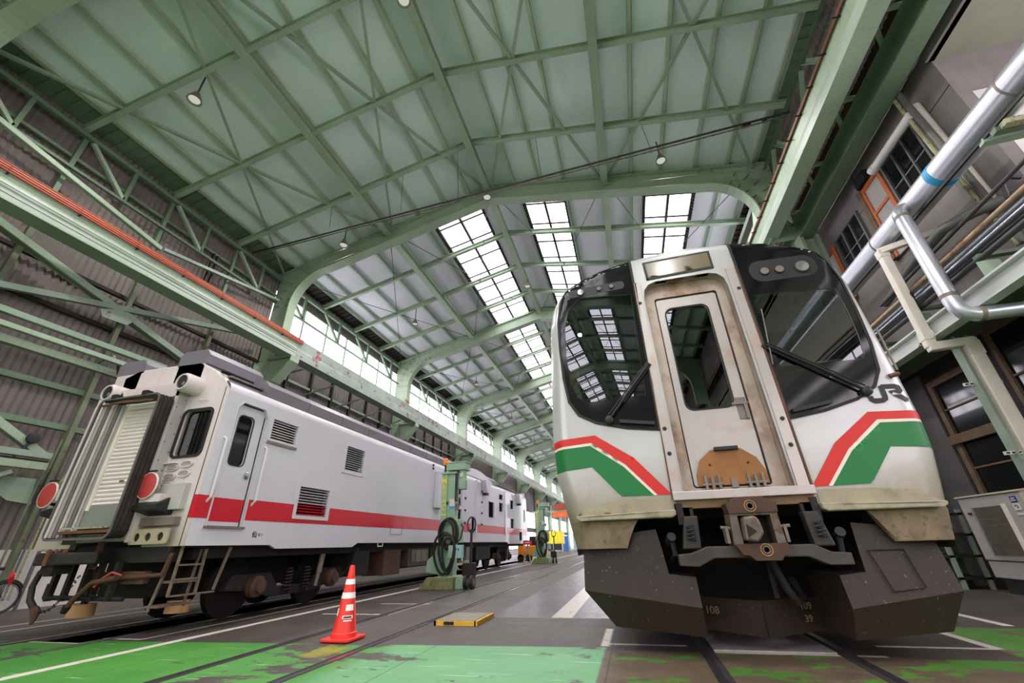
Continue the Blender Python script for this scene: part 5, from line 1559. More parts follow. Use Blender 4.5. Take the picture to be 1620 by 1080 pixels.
# underframe boxes and bogies
wb(-0.42, 0.42, 0.4, WL-0.3, 0.40, 0.98).build('centre_sill', wdark, wc)
wb(-1.2, 1.2, 0.3, WL-0.2, 0.86, 1.0).build('underframe', wdark, wc)
def bogie(yc):
    for s in (-1, 1):
        xs = 1.0*s
        f = MB().prism([(WY+yc-1.45, 0.42), (WY+yc-1.35, 0.62), (WY+yc-0.6, 0.62), (WY+yc-0.4, 0.40), (WY+yc+0.4, 0.40), (WY+yc+0.6, 0.62), (WY+yc+1.35, 0.62), (WY+yc+1.45, 0.42), (WY+yc+1.0, 0.38), (WY+yc+0.5, 0.26), (WY+yc-0.5, 0.26), (WY+yc-1.0, 0.38)], WX+xs-0.06, WX+xs+0.06, 'x').build('bogie_frame', wdark, wc, bevel=0.015)
        for dy in (-0.92, 0.92):
            MB().lathe((WX+xs+(0.05 if s > 0 else -0.2), WY+yc+dy, 0.44), [(0.15, 0), (0.15, 0.1), (0.10, 0.13), (0.09, 0.18), (0.0, 0.185)], 'x', 20).build('axle_box', wbrown, f)
        for dy in (-0.22, 0.22):
            pts = [(WX+xs+0.07*s+0.075*cos(j/6*2*pi), WY+yc+dy+0.075*sin(j/6*2*pi), 0.30+0.36*j/42) for j in range(43)]
            MB().tube(pts, 0.017, 6).build('coil_spring', M['dark_metal'], f)
        MB().cyl((WX+xs+0.16*s, WY+yc+0.42, 0.34), (WX+xs+0.16*s, WY+yc+0.5, 0.86), 0.035, 12).cyl((WX+xs+0.16*s, WY+yc+0.46, 0.55), (WX+xs+0.16*s, WY+yc+0.5, 0.86), 0.05, 12).build('damper', M['grey_metal'], f)
    for dy in (-0.92, 0.92):
        ax = MB().cyl((WX-0.8, WY+yc+dy, 0.43), (WX+0.8, WY+yc+dy, 0.43), 0.075, 14)
        for s in (-1, 1):
            ax.lathe((WX+s*0.56-0.065, WY+yc+dy, 0.438), [(0.1, 0.0), (0.40, 0.01), (0.43, 0.03), (0.43, 0.12), (0.1, 0.13)], 'x', 32)
        ax.build('wheelset', M['dark_metal'], wc)
bogie(2.52)
bogie(15.6)
boxes = [(3.9, 4.5, 0.42), (5.1, 5.9, 0.36), (6.3, 7.5, 0.48), (7.6, 7.95, 0.5), (8.1, 8.9, 0.45), (9.4, 10.2, 0.36), (10.5, 11.0, 0.4), (11.5, 13.2, 0.45)]
for i, (a, b, z) in enumerate(boxes):
    mt = [wdark, wbrown, paint('box_brown', (74, 62, 54), 0.6, vary=0.2), wdark, wdark, M['off_white'], M['grey_metal'], wdark][i]
    bxo = MB().box(WX+0.7, WX+1.25, WY+a, WY+b, z, 0.9).build('equipment_case', mt, wc, bevel=0.015)
    if i == 2:
        MB().box(WX+1.25, WX+1.27, WY+a+0.15, WY+b-0.1, z+0.1, 0.86).build('case_lid', M['grey_metal'], bxo)
        for j in range(3):
            MB().box(WX+1.27, WX+1.285, WY+a+0.35+0.35*j, WY+a+0.38+0.35*j, z+0.12, 0.84).build('lid_rib', M['grey_metal'], bxo)
    if i == 5:
        MB().box(WX+1.25, WX+1.27, WY+a+0.1, WY+b-0.2, z+0.08, 0.72).build('case_lid', M['dark_glass'], bxo)
        MB().box(WX+1.25, WX+1.275, WY+a+0.1, WY+b-0.2, 0.74, 0.82).build('case_label', wred, bxo)
MB().tube([(WX+1.3, WY+3.95, 0.95), (WX+1.32, WY+3.8, 0.7), (WX+1.2, WY+3.6, 0.45)], 0.015, 6).build('cable', M['black'], wc)
MB().tube([(WX+1.39, WY+4.55, 1.03), (WX+1.39, WY+4.55, 0.97), (WX+1.39, WY+4.75, 0.97), (WX+1.39, WY+4.75, 1.03)], 0.01, 6).build('tow_eye', M['off_white'], wc)
# ------------------------------------------------------------------ right side: office windows, ducts, platform, air conditioner
def wall_window(nm, y0, y1, z0, z1, nx, nz, mat, frame_mat, x=6.3, label=None, fw=0.05):
    """window set in the X-facing office wall, panes and bars"""
    w = MB().box(x-0.012, x-0.004, y0, y1, z0, z1).build(nm, mat, None, kind='structure')
    f = MB()
    f.box(x-0.06, x, y0-fw, y0, z0-fw, z1+fw).box(x-0.06, x, y1, y1+fw, z0-fw, z1+fw).box(x-0.06, x, y0, y1, z1, z1+fw).box(x-0.07, x, y0, y1, z0-fw, z0)
    f.build('window_frame', frame_mat, w)
    for i in range(1, nx):
        y = y0+(y1-y0)*i/nx
        MB().box(x-0.05, x-0.01, y-0.02, y+0.02, z0, z1).build('mullion', frame_mat, w)
    for i in range(1, nz):
        z = z0+(z1-z0)*i/nz
        MB().box(x-0.04, x-0.01, y0, y1, z-0.014, z+0.014).build('glazing_bar', frame_mat, w)
    return w
alu = paint('grey_aluminium', (120, 120, 124), 0.4, 0.6, vary=0.1)
wall_window('window_1', 7.15, 8.18, 6.72, 8.0, 3, 2, M['dark_glass'], alu)
wall_window('window_2', 9.5, 10.6, 6.75, 7.9, 3, 2, M['dark_glass'], alu)
wall_window('window_3', 12.0, 13.2, 6.75, 7.9, 3, 2, M['dark_glass'], alu)
d = MB().box(6.25, 6.29, 8.28, 8.98, 6.2, 8.05).build('door_1', paint('frosted_door_panel', (176, 168, 164), 0.5, vary=0.1), None, kind='structure')
f = MB()
for (ya, yb, za, zb) in ((8.26, 8.36, 6.2, 8.1), (8.9, 9.0, 6.2, 8.1), (8.36, 8.9, 8.0, 8.1), (8.36, 8.9, 7.32, 7.39), (8.36, 8.9, 6.6, 6.7)):
    f.box(6.22, 6.26, ya, yb, za, zb)
f.build('door_frame', M['orange_wood'], d)
struct(MB().box(6.2, 6.3, 8.98, 9.12, 6.2, 8.15), 'trim_door', M['timber_frame'])
d2 = MB().box(6.25, 6.29, 10.85, 11.3, 6.4, 7.85).build('door_2', M['off_white'], None, kind='structure')
MB().box(6.22, 6.26, 10.75, 10.85, 6.3, 7.95).box(6.22, 6.26, 10.85, 11.4, 7.75, 7.85).build('door_frame', M['orange_wood'], d2)
tag(MB().box(6.18, 6.3, 8.6, 9.0, 8.17, 8.42).build('wall_vent', M['black']), 'dark square vent grille above the orange door frame', 'vent')
# lower timber windows behind the platform posts
low = wall_window('window_4', 8.75, 9.85, 2.58, 3.55, 1, 2, M['dark_glass'], M['timber_frame'], fw=0.12)
wall_window('window_5', 8.75, 9.85, 1.52, 2.42, 1, 2, M['dark_glass'], M['timber_frame'], fw=0.12)
struct(MB().box(6.17, 6.3, 8.6, 10.0, 2.42, 2.58), 'trim_sill', 'timber_frame')
wall_window('window_6', 6.6, 8.1, 2.4, 3.9, 2, 2, M['dark_glass'], M['timber_frame'], fw=0.08)
for z in (0.9,):
    struct(MB().box(6.26, 6.3, 10.1, 16, z, 3.9), 'wall_right_sheet', paint('grey_sheet_wall', (96, 90, 92), 0.6, vary=0.15))

# big silver duct along the building
t = thing('silver_duct', 'large silver duct running along the office wall past the windows', 'duct', (5.6, 5, 6.1))
MB().tube([(5.62, -9.0, 6.12), (5.62, 6.2, 6.12), (5.62, 16, 6.12)], 0.235, 24).build('duct_pipe', M['silver'], t)
MB().tube([(5.62, 6.35, 6.12), (5.62, 6.47, 6.12)], 0.24, 24).build('blue_tape', M['blue_tape'], t)
for y in (3.1, 4.9, 8.2, 10.1):
    MB().tube([(5.62, y, 6.12), (5.62, y+0.03, 6.12)], 0.242, 24).build('duct_seam', M['grey_metal'], t)
MB().box(5.5, 5.54, 2, 14, 5.84, 5.89).build('duct_bearer', M['black'], t)
for i, y in enumerate((5.55, 5.35, 5.2)):
    tag(MB().bar((5.5, y+0.02, 5.83-0.03*i), (6.15+0.2*i, y-0.05, 5.79-0.03*i), 0.10, 0.08).build('duct_bracket', M[['green_pale', 'green_dark', 'yellow_pipe'][i]]),
        ['pale green bracket end sticking out under the silver duct', 'dark green bracket just below the pale one under the silver duct', 'mossy rusty bracket below the two green ones by the silver duct'][i], 'bracket')
# silver branch duct: out from the big one, down, and back to the wall
t = thing('silver_branch_duct', 'bright silver pipe dropping from the large duct and turning right above the platform', 'duct', (5.3, 7, 5))
MB().tube([(5.43, 7.1, 6.06), (5.32, 7.08, 6.02), (5.27, 7.07, 5.92), (5.24, 7.02, 5.8), (5.12, 6.85, 4.05), (5.13, 6.84, 3.92), (5.17, 6.83, 3.82), (5.27, 6.82, 3.77), (6.28, 6.78, 3.74)], 0.105, 18).build('duct_pipe', M['silver'], t)
for p0, p1 in (((5.13, 6.86, 4.15), (5.125, 6.855, 4.09)), ((5.245, 7.03, 5.84), (5.24, 7.02, 5.78)), ((5.3, 6.82, 3.77), (5.36, 6.82, 3.767))):
    MB().tube([p0, p1], 0.112, 18).build('band_clip', M['grey_metal'], t)
# cream square duct with two bends
t = thing('cream_duct', 'cream square plastic duct with mitred bends in front of the platform post', 'duct', (5.3, 7.9, 3))
MB().bar((5.3, 7.91, 5.72), (5.3, 7.91, 3.72), 0.15, 0.13, (0, 1, 0)).build('duct_section', M['cream'], t, bevel=0.015)
MB().bar((5.24, 7.91, 5.74), (6.0, 7.5, 5.74), 0.11, 0.12).build('duct_section', M['cream'], t, bevel=0.015)
MB().bar((5.24, 7.91, 3.72), (5.86, 7.86, 3.74), 0.13, 0.14).build('duct_section', M['cream'], t, bevel=0.015)
MB().bar((5.8, 7.9, 3.80), (5.8, 7.95, 0.6), 0.20, 0.16, (0, 1, 0)).build('duct_section', M['cream'], t, bevel=0.015)
for z in (5.6, 3.85):
    MB().bar((5.3, 7.91, z), (5.3, 7.91, z+0.16), 0.165, 0.145, (0, 1, 0)).build('duct_collar', M['cream'], t, bevel=0.008)
MB().bar((5.8, 7.9, 3.74), (5.8, 7.9, 3.5), 0.215, 0.175, (0, 1, 0)).build('duct_collar', M['cream'], t, bevel=0.008)
# pipes on the upper wall
tag(MB().tube([(6.2, 6.79, 8.09), (6.2, 6.75, 7.0), (6.2, 6.68, 5.45)], 0.085, 14).build('wall_pipe', M['cream']), 'cream pipe falling down the concrete wall right of the upper window', 'pipe')
tag(MB().tube([(6.02, 6.75, 7.86), (6.02, 8.05, 7.90)], 0.08, 14).tube([(6.02, 8.0, 7.9), (6.02, 8.13, 7.9)], 0.095, 14).build('wall_pipe', M['off_white']), 'white pipe running level above the upper window', 'pipe')
tag(MB().tube([(6.03, 6.88, 9.05), (6.03, 6.77, 6.9), (6.03, 6.55, 4.66)], 0.035, 10).build('wall_pipe', M['yellow_pipe']), 'thin flaking yellow pipe crossing the upper window', 'pipe')
tag(MB().tube([(6.06, 6.81, 9.3), (6.06, 6.64, 6.85), (6.06, 6.5, 4.66)], 0.05, 12).build('wall_pipe', M['grey_pipe']), 'dark grey pipe beside the flaking yellow pipe', 'pipe')
tag(MB().tube([(5.9, 9.4, 5.35), (5.75, 7.9, 5.45), (5.75, 7.1, 5.5), (5.85, 6.6, 5.4), (6.25, 6.1, 5.3)], 0.085, 14).build('wall_pipe', M['grey_pipe']), 'olive grey bent pipe below the large silver duct', 'pipe')
tag(MB().tube([(6.2, 6.15, 5.55), (6.05, 6.15, 5.6), (6.0, 6.2, 5.5), (6.0, 6.25, 5.3)], 0.03, 8).build('wall_elbow', M['dark_pipe']), 'small dark elbow pipe at the foot of the cream wall pipe', 'pipe')
# platform: edge beam, deck, pipe rack
p = thing('pipe_platform', 'pale green steel platform edge on brackets carrying the bundle of pipes', 'platform', (5.5, 8, 4))
MB().ibeam((5.45, -8, 4.03), (5.45, 22, 4.03), 0.2, 0.30, 0.03).build('edge_beam', M['platform_white'], p)
MB().box(5.5, 6.29, -8, 22, 4.1, 4.14).build('deck', M['green_dark'], p)
MB().box(6.18, 6.28, -8, 22, 4.14, 4.6).build('rear_curb', M['green_worn'], p)
for y in (4.9, 6.5, 8.1, 9.7):
    MB().box(5.42, 6.28, y-0.05, y+0.05, 4.51, 4.56).build('pipe_bearer', M['green_dark'], p)
    MB().prism([(5.35, 4.18), (5.62, 4.18), (5.62, 4.42), (5.45, 4.43), (5.35, 4.42)], y-0.06, y-0.045).build('bracket_plate', M['green_pale'], p)
spec = [(5.48, 4.86, 0.04, 'rusty_pipe', 'rust streaked'), (5.56, 4.80, 0.04, 'steel', 'bright steel'), (5.66, 4.74, 0.03, 'dark_pipe', 'dark'), (5.74, 4.7, 0.028, 'grey_pipe', 'dull grey'),
        (5.46, 4.66, 0.026, 'steel', 'slim steel'), (5.55, 4.62, 0.026, 'dark_pipe', 'slim dark'), (5.45, 4.48, 0.045, 'dark_pipe', 'thick dark lower'), (5.84, 4.78, 0.03, 'rusty_pipe', 'rusty rear')]
for (x, z, r, mt, wd) in spec:
    tag(MB().tube([(x, -8, z), (x, 5.5, z+0.01), (x, 9, z), (x, 18, z+0.02)], r, 10).build('rack_pipe', M[mt]), '%s pipe in the bundle lying along the platform edge' % wd, 'pipe')
tag(MB().tube([(5.39, 8.1, 5.0), (5.37, 7.97, 4.95), (5.37, 7.88, 4.75), (5.37, 7.9, 4.5), (5.38, 8.0, 4.3)], 0.045, 10).build('flexible_hose', M['rubber']), 'black flexible hose looping behind the cream duct', 'hose')
tag(MB().tube([(5.6, 5.2, 5.24), (5.58, 7.6, 5.18), (5.56, 9.0, 5.13)], 0.03, 8).build('rack_pipe', M['dark_pipe']), 'thin dark pipe rising below the olive grey bent pipe', 'pipe')
# cable trays
for i, (y, z, x0, x1) in enumerate(((8.05, 3.84, 5.2, 5.9), (8.0, 3.05, 5.5, 6.0), (7.95, 1.95, 5.5, 6.05))):
    mb = MB().box(x0, x1, y-0.04, y+0.0, z-0.025, z+0.025)
    o = tag(mb.build('strut_channel', M['off_white']), ['perforated channel bracket under the platform beside the cream duct', 'perforated channel bracket across the post at the top of the lower window', 'perforated channel bracket low on the post by the cream duct'][i], 'bracket')
    for j in range(8):
        xx = x0+(x1-x0)*(j+0.5)/8
        MB().box(xx-0.022, xx+0.022, y-0.043, y-0.039, z-0.012, z+0.012).build('slot', M['groove'], o)
# platform post
tag(MB().ibeam((5.72, 7.95, 0.0), (5.72, 7.95, 3.86), 0.16, 0.2, 0.02, (1, 0, 0)).build('platform_post', M['green_worn']), 'worn pale green post carrying the platform beside the cream duct', 'post')
# air-conditioner cabinet
a = thing('air_conditioner', 'grey and beige outdoor air conditioner cabinet with wire grille behind the railcar', 'air conditioner', (5.9, 9, 0))
acg = paint('ac_grey', (172, 166, 162), 0.45, vary=0.06, vscale=2, streak=0.15)
acb = paint('ac_beige', (204, 190, 168), 0.45, vary=0.06)
MB().box(5.7, 6.2, 8.32, 9.7, 0.48, 1.45).build('cabinet', acg, a, bevel=0.01)
MB().box(5.72, 6.2, 8.32, 9.7, 0.22, 0.47).build('lower_cabinet', acg, a, bevel=0.01)
MB().box(5.69, 6.2, 8.06, 8.33, 0.22, 1.46).build('side_cabinet', acb, a, bevel=0.01)
MB().box(5.76, 6.18, 8.1, 9.6, 0.0, 0.22).build('base_frame', M['black'], a)
MB().box(5.68, 6.21, 8.06, 9.72, 1.45, 1.475).build('lid', acb, a)
gr = MB()
gz0, gz1, gy0, gy1 = 0.56, 1.28, 8.78, 9.42
MB().box(5.694, 5.70, gy0, gy1, gz0, gz1).build('coil', paint('coil_fins', (104, 94, 80), 0.6, vary=0.3, vscale=6), a)
for j in range(20):
    y = gy0+(gy1-gy0)*j/19
    gr.box(5.676, 5.682, y-0.003, y+0.003, gz0, gz1)
for j in range(9):
    z = gz0+(gz1-gz0)*j/8
    gr.tube([(5.68, gy0, z), (5.66, (gy0+gy1)/2, z-0.015), (5.68, gy1, z)], 0.004, 5)
gr.build('wire_grille', M['grey_metal'], a)
MB().box(5.66, 5.70, 8.70, 8.745, 0.54, 1.30).build('trim_strip', M['cream'], a)
for (y0, y1, z0, z1, mt) in ((8.44, 8.56, 1.30, 1.39, paint('label_blue', (24, 54, 120), 0.4)), (8.44, 8.56, 1.19, 1.29, M['off_white']), (8.34, 8.55, 1.12, 1.15, M['off_white']), (8.34, 8.47, 1.05, 1.10, paint('label_teal', (40, 120, 160), 0.4))):
    MB().box(5.693, 5.70, y0, y1, z0, z1).build('label_plate', mt, a)
for (z, w) in ((1.36, 0.07), (1.33, 0.09)):
    MB().box(5.69, 5.694, 8.5-w/2, 8.5+w/2, z-0.008, z+0.008).build('label_print', M['off_white'], a)
MB().tube([(5.69, 8.5+0.025*cos(t*pi/6), 1.24+0.025*sin(t*pi/6)) for t in range(9)], 0.005, 5).build('label_print', M['black'], a)
for k in range(3):
    MB().box(5.69, 5.694, 8.365+0.03*k, 8.38+0.03*k, 1.06, 1.09).build('label_print', M['off_white'], a)
MB().box(5.685, 5.70, 8.36, 8.45, 0.93, 0.99).build('hand_recess', M['black'], a)
MB().box(5.685, 5.70, 9.5, 9.58, 1.18, 1.21).build('hand_recess', M['black'], a)
# small steel stand between railcar and cabinet
s = thing('green_rack', 'dusty green steel rack standing low behind the railcar near the air conditioner', 'rack', (5.6, 10.6, 0))
for (y, z0) in ((10.2, 0), (11.2, 0)):
    MB().box(5.5, 5.56, y, y+0.06, 0, 1.3).build('upright', M['green_worn'], s)
    MB().box(5.9, 5.96, y, y+0.06, 0, 1.3).build('upright', M['green_worn'], s)
for z in (0.15, 0.5, 0.85, 1.2):
    MB().box(5.48, 5.98, 10.2, 11.26, z, z+0.04).build('shelf', M['dark_metal'], s)
# ------------------------------------------------------------------ green mobile lifting jacks
jack_green = paint('jack_green', (150, 180, 152), 0.45, vary=0.1, vscale=3, wear=(96, 112, 84), wscale=6, wlo=0.66, whi=0.7)
jack_base = paint('jack_base_mossy', (128, 134, 84), 0.7, vary=0.3, vscale=9, wear=(84, 78, 52), wscale=12, wlo=0.55, whi=0.65)
jack_yellow = paint('jack_yellow', (226, 214, 40), 0.5)
orange = paint('beacon_orange', (244, 130, 24), 0.3)
grey_blue = paint('control_box_grey', (150, 186, 184), 0.45)
JX, JY = -4.62, 10.95
def L(x, y, z):
    return (JX+x, JY+y, z)
def jb(x0, x1, y0, y1, z0, z1, mb=None):
    return (mb or MB()).box(JX+x0, JX+x1, JY+y0, JY+y1, z0, z1)
jk = thing('lifting_jack', 'pale green lifting jack with coiled black cable standing behind the traffic cone', 'lifting jack', (JX, JY, 0), 'mobile lifting jacks')
jb(-0.25, 0.55, -0.25, 0.3, 0.0, 0.27).build('base', jack_green, jk, bevel=0.01)
MB().prism([(JX-0.62, 0.0), (JX+0.28, 0.0), (JX+0.30, 0.26), (JX-0.40, 0.26)], JY-0.42, JY-0.2).build('base_plate', jack_base, jk, bevel=0.01)
jb(-0.22, 0.16, -0.12, 0.14, 0.25, 2.72).build('column', jack_green, jk, bevel=0.01)
jb(-0.22, -0.06, -0.15, -0.12, 0.3, 2.68).build('column_flange', jack_green, jk)
jb(-0.24, 0.2, -0.17, 0.16, 2.70, 2.75).build('column_cap', jack_green, jk)
jb(0.155, 0.19, -0.14, 0.0, 2.0, 2.7).build('screw_guard', M['black'], jk)
MB().prism([(JX-0.22, 0.3), (JX-0.22, 1.15), (JX-0.38, 0.75), (JX-0.56, 0.62), (JX-0.58, 0.35)], JY-0.1, JY+0.12).build('gusset', jack_green, jk, bevel=0.01)
gb = jb(-0.1, 0.46, -0.2, 0.2, 2.78, 3.0).build('gearbox', jack_green, jk, bevel=0.02)
jb(-0.12, 0.48, -0.22, 0.22, 2.97, 3.0).build('gearbox_lid', jack_green, gb, bevel=0.01)
mt = MB().lathe(L(0.34, -0.05, 2.28), [(0.0, 0.0), (0.12, 0.01), (0.13, 0.05), (0.13, 0.24), (0.10, 0.26), (0.10, 0.48), (0.14, 0.5)], 'z', 20).build('motor', jack_green, jk)
jb(0.3, 0.38, -0.17, -0.14, 2.6, 2.7).build('nameplate', M['off_white'], mt)
bc = MB().cyl(L(-0.2, 0.0, 2.75), L(-0.2, 0.0, 2.96), 0.03, 10).build('beacon_stem', M['black'], jk)
MB().lathe(L(-0.2, 0.0, 2.96), [(0.07, 0.0), (0.075, 0.12), (0.055, 0.19), (0.0, 0.20)], 'z', 16).build('beacon', orange, bc)
for k, ch in enumerate('MEFAC'):
    text_part(ch, 0.19, jack_yellow, jk, L(-0.15, -0.153, 2.52-0.17*k), (radians(90), 0, 0))
jb(-0.22, -0.06, -0.153, -0.15, 1.66, 1.69).build('yellow_mark', jack_yellow, jk)
jb(0.01, 0.15, -0.124, -0.12, 1.88, 2.05).build('notice', M['off_white'], jk)
jb(0.01, 0.15, -0.124, -0.12, 1.81, 1.87).build('notice', paint('notice_blue', (60, 150, 200), 0.4), jk)
jb(0.18, 0.24, -0.12, 0.0, 1.78, 1.94).build('switch', M['grey_metal'], jk)
jb(-0.07, -0.03, -0.16, -0.12, 1.92, 1.99).build('switch', M['black'], jk)
jb(0.18, 0.34, -0.16, 0.1, 1.0, 1.55).build('cable_box', jack_green, jk, bevel=0.015)
cb2 = jb(0.10, 0.46, -0.3, -0.16, 0.66, 0.95).build('control_box', grey_blue, jk, bevel=0.01)
for k in range(2):
    jb(0.28+0.07*k, 0.31+0.07*k, -0.305, -0.30, 0.83, 0.88).build('button', M['black'], cb2)
jb(0.10, 0.2, -0.31, -0.3, 0.68, 0.92).build('box_door', jack_green, cb2)
jb(0.0, 0.05, -0.17, -0.14, 1.1, 1.25).build('plug', orange, jk)
# coiled cable on the column
for i, (cxx, rz, zc, rx) in enumerate(((0.0, 0.42, 1.22, 0.24), (0.02, 0.38, 1.24, 0.2), (0.05, 0.45, 1.2, 0.22), (-0.04, 0.40, 1.2, 0.2))):
    pts = [L(cxx+0.04+rx*cos(2*pi*k/28), -0.2-0.02*i, zc+0.02+0.8*rz*sin(2*pi*k/28)) for k in range(28)]
    MB().tube(pts, 0.028, 7, closed=True).build('cable_coil', M['rubber'], jk)
for i, (xc_, rx, zc, rz) in enumerate(((-0.04, 0.27, 0.78, 0.46), (0.03, 0.2, 0.80, 0.40), (0.10, 0.16, 0.72, 0.40))):
    pts = [L(xc_+rx*cos(2*pi*k/28)+0.03*sin(2*pi*k/14), -0.26-0.02*i, zc+rz*sin(2*pi*k/28)) for k in range(28)]
    MB().tube(pts, 0.03, 7, closed=True).build('cable_loop', M['rubber'], jk)
MB().tube([L(0.3, -0.05, 1.5), L(0.4, -0.1, 1.35), L(0.36, -0.15, 1.1), L(0.26, -0.16, 1.0)], 0.018, 7).build('cable_lead', M['black'], jk)
# pallet-truck style tow handle and wheels
hl = MB().bar(L(0.62, -0.1, 0.35), L(0.64, -0.12, 1.3), 0.05, 0.05, (0, 1, 0)).build('tow_bar', M['black'], jk)
MB().tube([L(0.64+0.11*cos(t*2*pi/14), -0.12, 1.42+0.17*sin(t*2*pi/14)) for t in range(14)], 0.018, 8, closed=True).build('handle', M['black'], hl)
MB().tube([L(0.52, -0.1, 1.3), L(0.62, -0.12, 1.22), L(0.74, -0.1, 1.3)], 0.014, 7).build('handle_lever', M['black'], hl)
jb(0.42, 0.72, -0.16, 0.06, 0.25, 0.55).build('pump', M['dark_metal'], jk, bevel=0.02)
jb(0.3, 0.6, -0.1, 0.0, 0.55, 0.6).build('link', M['yellow_pipe'], jk)
for dx in (0.52, 0.68):
    wh = MB().lathe(L(dx, -0.24, 0.145), [(0.05, 0), (0.145, 0.005), (0.145, 0.075), (0.05, 0.08)], 'x', 24).build('wheel', M['rubber'], jk)
    MB().lathe(L(dx, -0.24, 0.145), [(0.05, -0.004), (0.085, 0.0), (0.085, 0.084), (0.05, 0.086)], 'x', 16).build('wheel_hub', M['grey_metal'], wh)
copy_tree(jk, (-4.85, 24.4, 0), 0.0, 'smaller looking pale green lifting jack standing far behind at the end of the white car')

# ------------------------------------------------------------------ far end of the hall
o_paint = paint('tug_orange', (244, 144, 20), 0.4, vary=0.08)
TX, TY = -6.3, 27.2
t = thing('orange_tug', 'small orange shunting tug behind the end of the white car', 'tug', (TX, TY, 0))
MB().box(TX-0.1, TX+1.0, TY-0.4, TY+1.0, 0.25, 0.85).build('chassis', o_paint, t, bevel=0.05)
MB().box(TX-0.55, TX-0.2, TY-0.5, TY+0.2, 0.2, 0.9).build('nose', o_paint, t, bevel=0.05)
MB().box(TX-0.45, TX-0.3, TY-0.4, TY+0.0, 0.9, 1.5).build('mast', o_paint, t)
MB().box(TX+0.1, TX+0.5, TY-0.2, TY+0.4, 0.85, 1.35).build('seat_box', M['black'], t)
for dx in (-0.4, 0.1, 0.8):
    MB().cyl((TX+dx, TY-0.5, 0.2), (TX+dx, TY-0.35, 0.2), 0.2, 18).build('wheel', M['rubber'], t)
s = thing('wheel_stop', 'red and white marker on yellow legs beside the rear wheels of the white car', 'marker', (-5.3, 22.5, 0))
MB().bar((-5.5, 22.4, 0), (-5.28, 22.6, 0.95), 0.04, 0.04).bar((-5.1, 22.4, 0), (-5.28, 22.6, 0.95), 0.04, 0.04).build('stand', M['yellow_pipe'], s)
MB().box(-5.5, -5.06, 22.55, 22.6, 0.9, 1.1).build('sign_board', paint('sign_red', (220, 30, 40), 0.5), s)
MB().box(-5.42, -5.14, 22.545, 22.55, 0.98, 1.02).build('sign_bar', M['off_white'], s)
yel = paint('crate_yellow', (246, 226, 40), 0.5)
c = thing('yellow_container', 'bright yellow container standing at the far left end of the hall', 'container', (-8.6, 52, 0))
MB().box(-10.2, -8.0, 52, 53.5, 0.9, 2.2).build('body', yel, c)
MB().box(-10.1, -8.1, 52.1, 53.4, 0.25, 0.9).build('frame', M['black'], c)
for x in (-10.1, -9.1, -8.1):
    MB().box(x-0.05, x+0.05, 52.0, 52.1, 0, 0.9).build('leg', M['steel'], c)
for i, (x, y, h, rgb, w) in enumerate(((-8.9, 60, 1.8, (60, 120, 190), 0.8), (-9.8, 60, 1.5, (190, 190, 196), 0.6), (-8.2, 66, 2.2, (170, 196, 190), 0.9), (-7.6, 72, 1.9, (80, 130, 180), 0.8))):
    c = thing('tool_cabinet', 'blurry %s cabinet among the equipment at the far end of the hall' % ['blue', 'light grey', 'pale green', 'slate blue'][i], 'cabinet', (x, y, 0))
    MB().box(x-w/2, x+w/2, y, y+0.6, 0.0, h).build('carcass', paint('far_cabinet', rgb, 0.5), c, bevel=0.02)
    MB().box(x-w/2+0.04, x+w/2-0.04, y-0.02, y, 0.2, h-0.1).build('door', paint('far_cabinet_door', tuple(int(v*0.9) for v in rgb), 0.5), c)
c = thing('orange_crane', 'orange hoist hanging under the girder at the far end of the hall', 'hoist', (-8.5, 56, 4))
MB().box(-9.6, -7.4, 55.8, 56.2, 3.9, 4.5).build('hoist_body', paint('hoist_orange', (236, 110, 50), 0.5), c)
MB().box(-9.4, -7.2, 56.2, 56.4, 4.7, 5.5).build('hoist_panel', paint('hoist_rust', (170, 84, 60), 0.6), c)
MB().box(-12.4, -7.2, 56.2, 56.4, 4.5, 4.7).build('jib', M['green'], c)
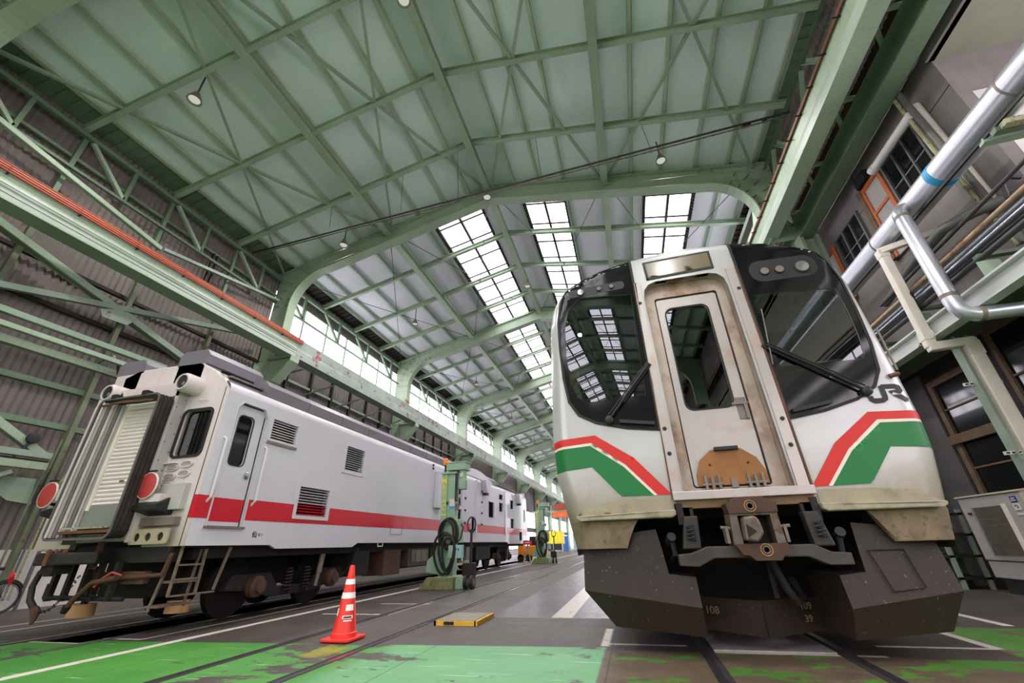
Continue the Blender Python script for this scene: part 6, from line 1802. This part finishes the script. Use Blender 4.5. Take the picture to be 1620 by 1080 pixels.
# bicycle at the left edge
BX, BY = -11.6, 6.2
b = thing('bicycle', 'bicycle with a red reflector leaning by the whitewashed plinth at the left edge', 'bicycle', (BX, BY, 0))
w = MB().tube([(BX, BY+0.26*cos(t*2*pi/28), 0.28+0.26*sin(t*2*pi/28)) for t in range(28)], 0.022, 8, closed=True).build('wheel', M['rubber'], b)
MB().tube([(BX, BY+0.225*cos(t*2*pi/28), 0.28+0.225*sin(t*2*pi/28)) for t in range(28)], 0.01, 6, closed=True).build('rim', M['steel'], w)
sp_ = MB()
for k in range(14):
    sp_.tube([(BX, BY, 0.28), (BX, BY+0.225*cos(k*2*pi/14), 0.28+0.225*sin(k*2*pi/14))], 0.002, 4)
sp_.cyl((BX-0.04, BY, 0.28), (BX+0.04, BY, 0.28), 0.025, 10)
sp_.build('spokes', M['steel'], w)
w2 = MB().tube([(BX, BY-1.0+0.26*cos(t*2*pi/28), 0.28+0.26*sin(t*2*pi/28)) for t in range(28)], 0.022, 8, closed=True).build('wheel', M['rubber'], b)
MB().tube([(BX, BY, 0.28), (BX, BY-0.3, 0.62), (BX, BY-0.78, 0.6), (BX, BY-0.42, 0.26), (BX, BY, 0.28)], 0.016, 8).tube([(BX, BY-1.0, 0.28), (BX, BY-0.8, 0.75)], 0.016, 8).tube([(BX, BY-0.42, 0.26), (BX, BY-0.28, 0.75)], 0.016, 8).build('frame', M['dark_metal'], b)
MB().box(BX-0.07, BX+0.07, BY-0.4, BY-0.16, 0.74, 0.80).build('saddle', M['black'], b, bevel=0.02)
MB().tube([(BX-0.2, BY-0.75, 0.86), (BX, BY-0.82, 0.84), (BX+0.2, BY-0.75, 0.86)], 0.014, 8).build('handlebar', M['steel'], b)
MB().tube([(BX, BY+0.29*cos(t*pi/12), 0.28+0.29*sin(t*pi/12)) for t in range(2, 11)], 0.02, 6).build('mudguard', M['dark_metal'], b)
MB().lathe((BX, BY+0.02, 0.64), [(0.07, 0.0), (0.07, -0.02), (0.0, -0.03)], 'y', 16).box(BX-0.02, BX+0.02, BY-0.02, BY+0.05, 0.5, 0.62).build('red_reflector', paint('reflector_red', (210, 40, 40), 0.25), b)
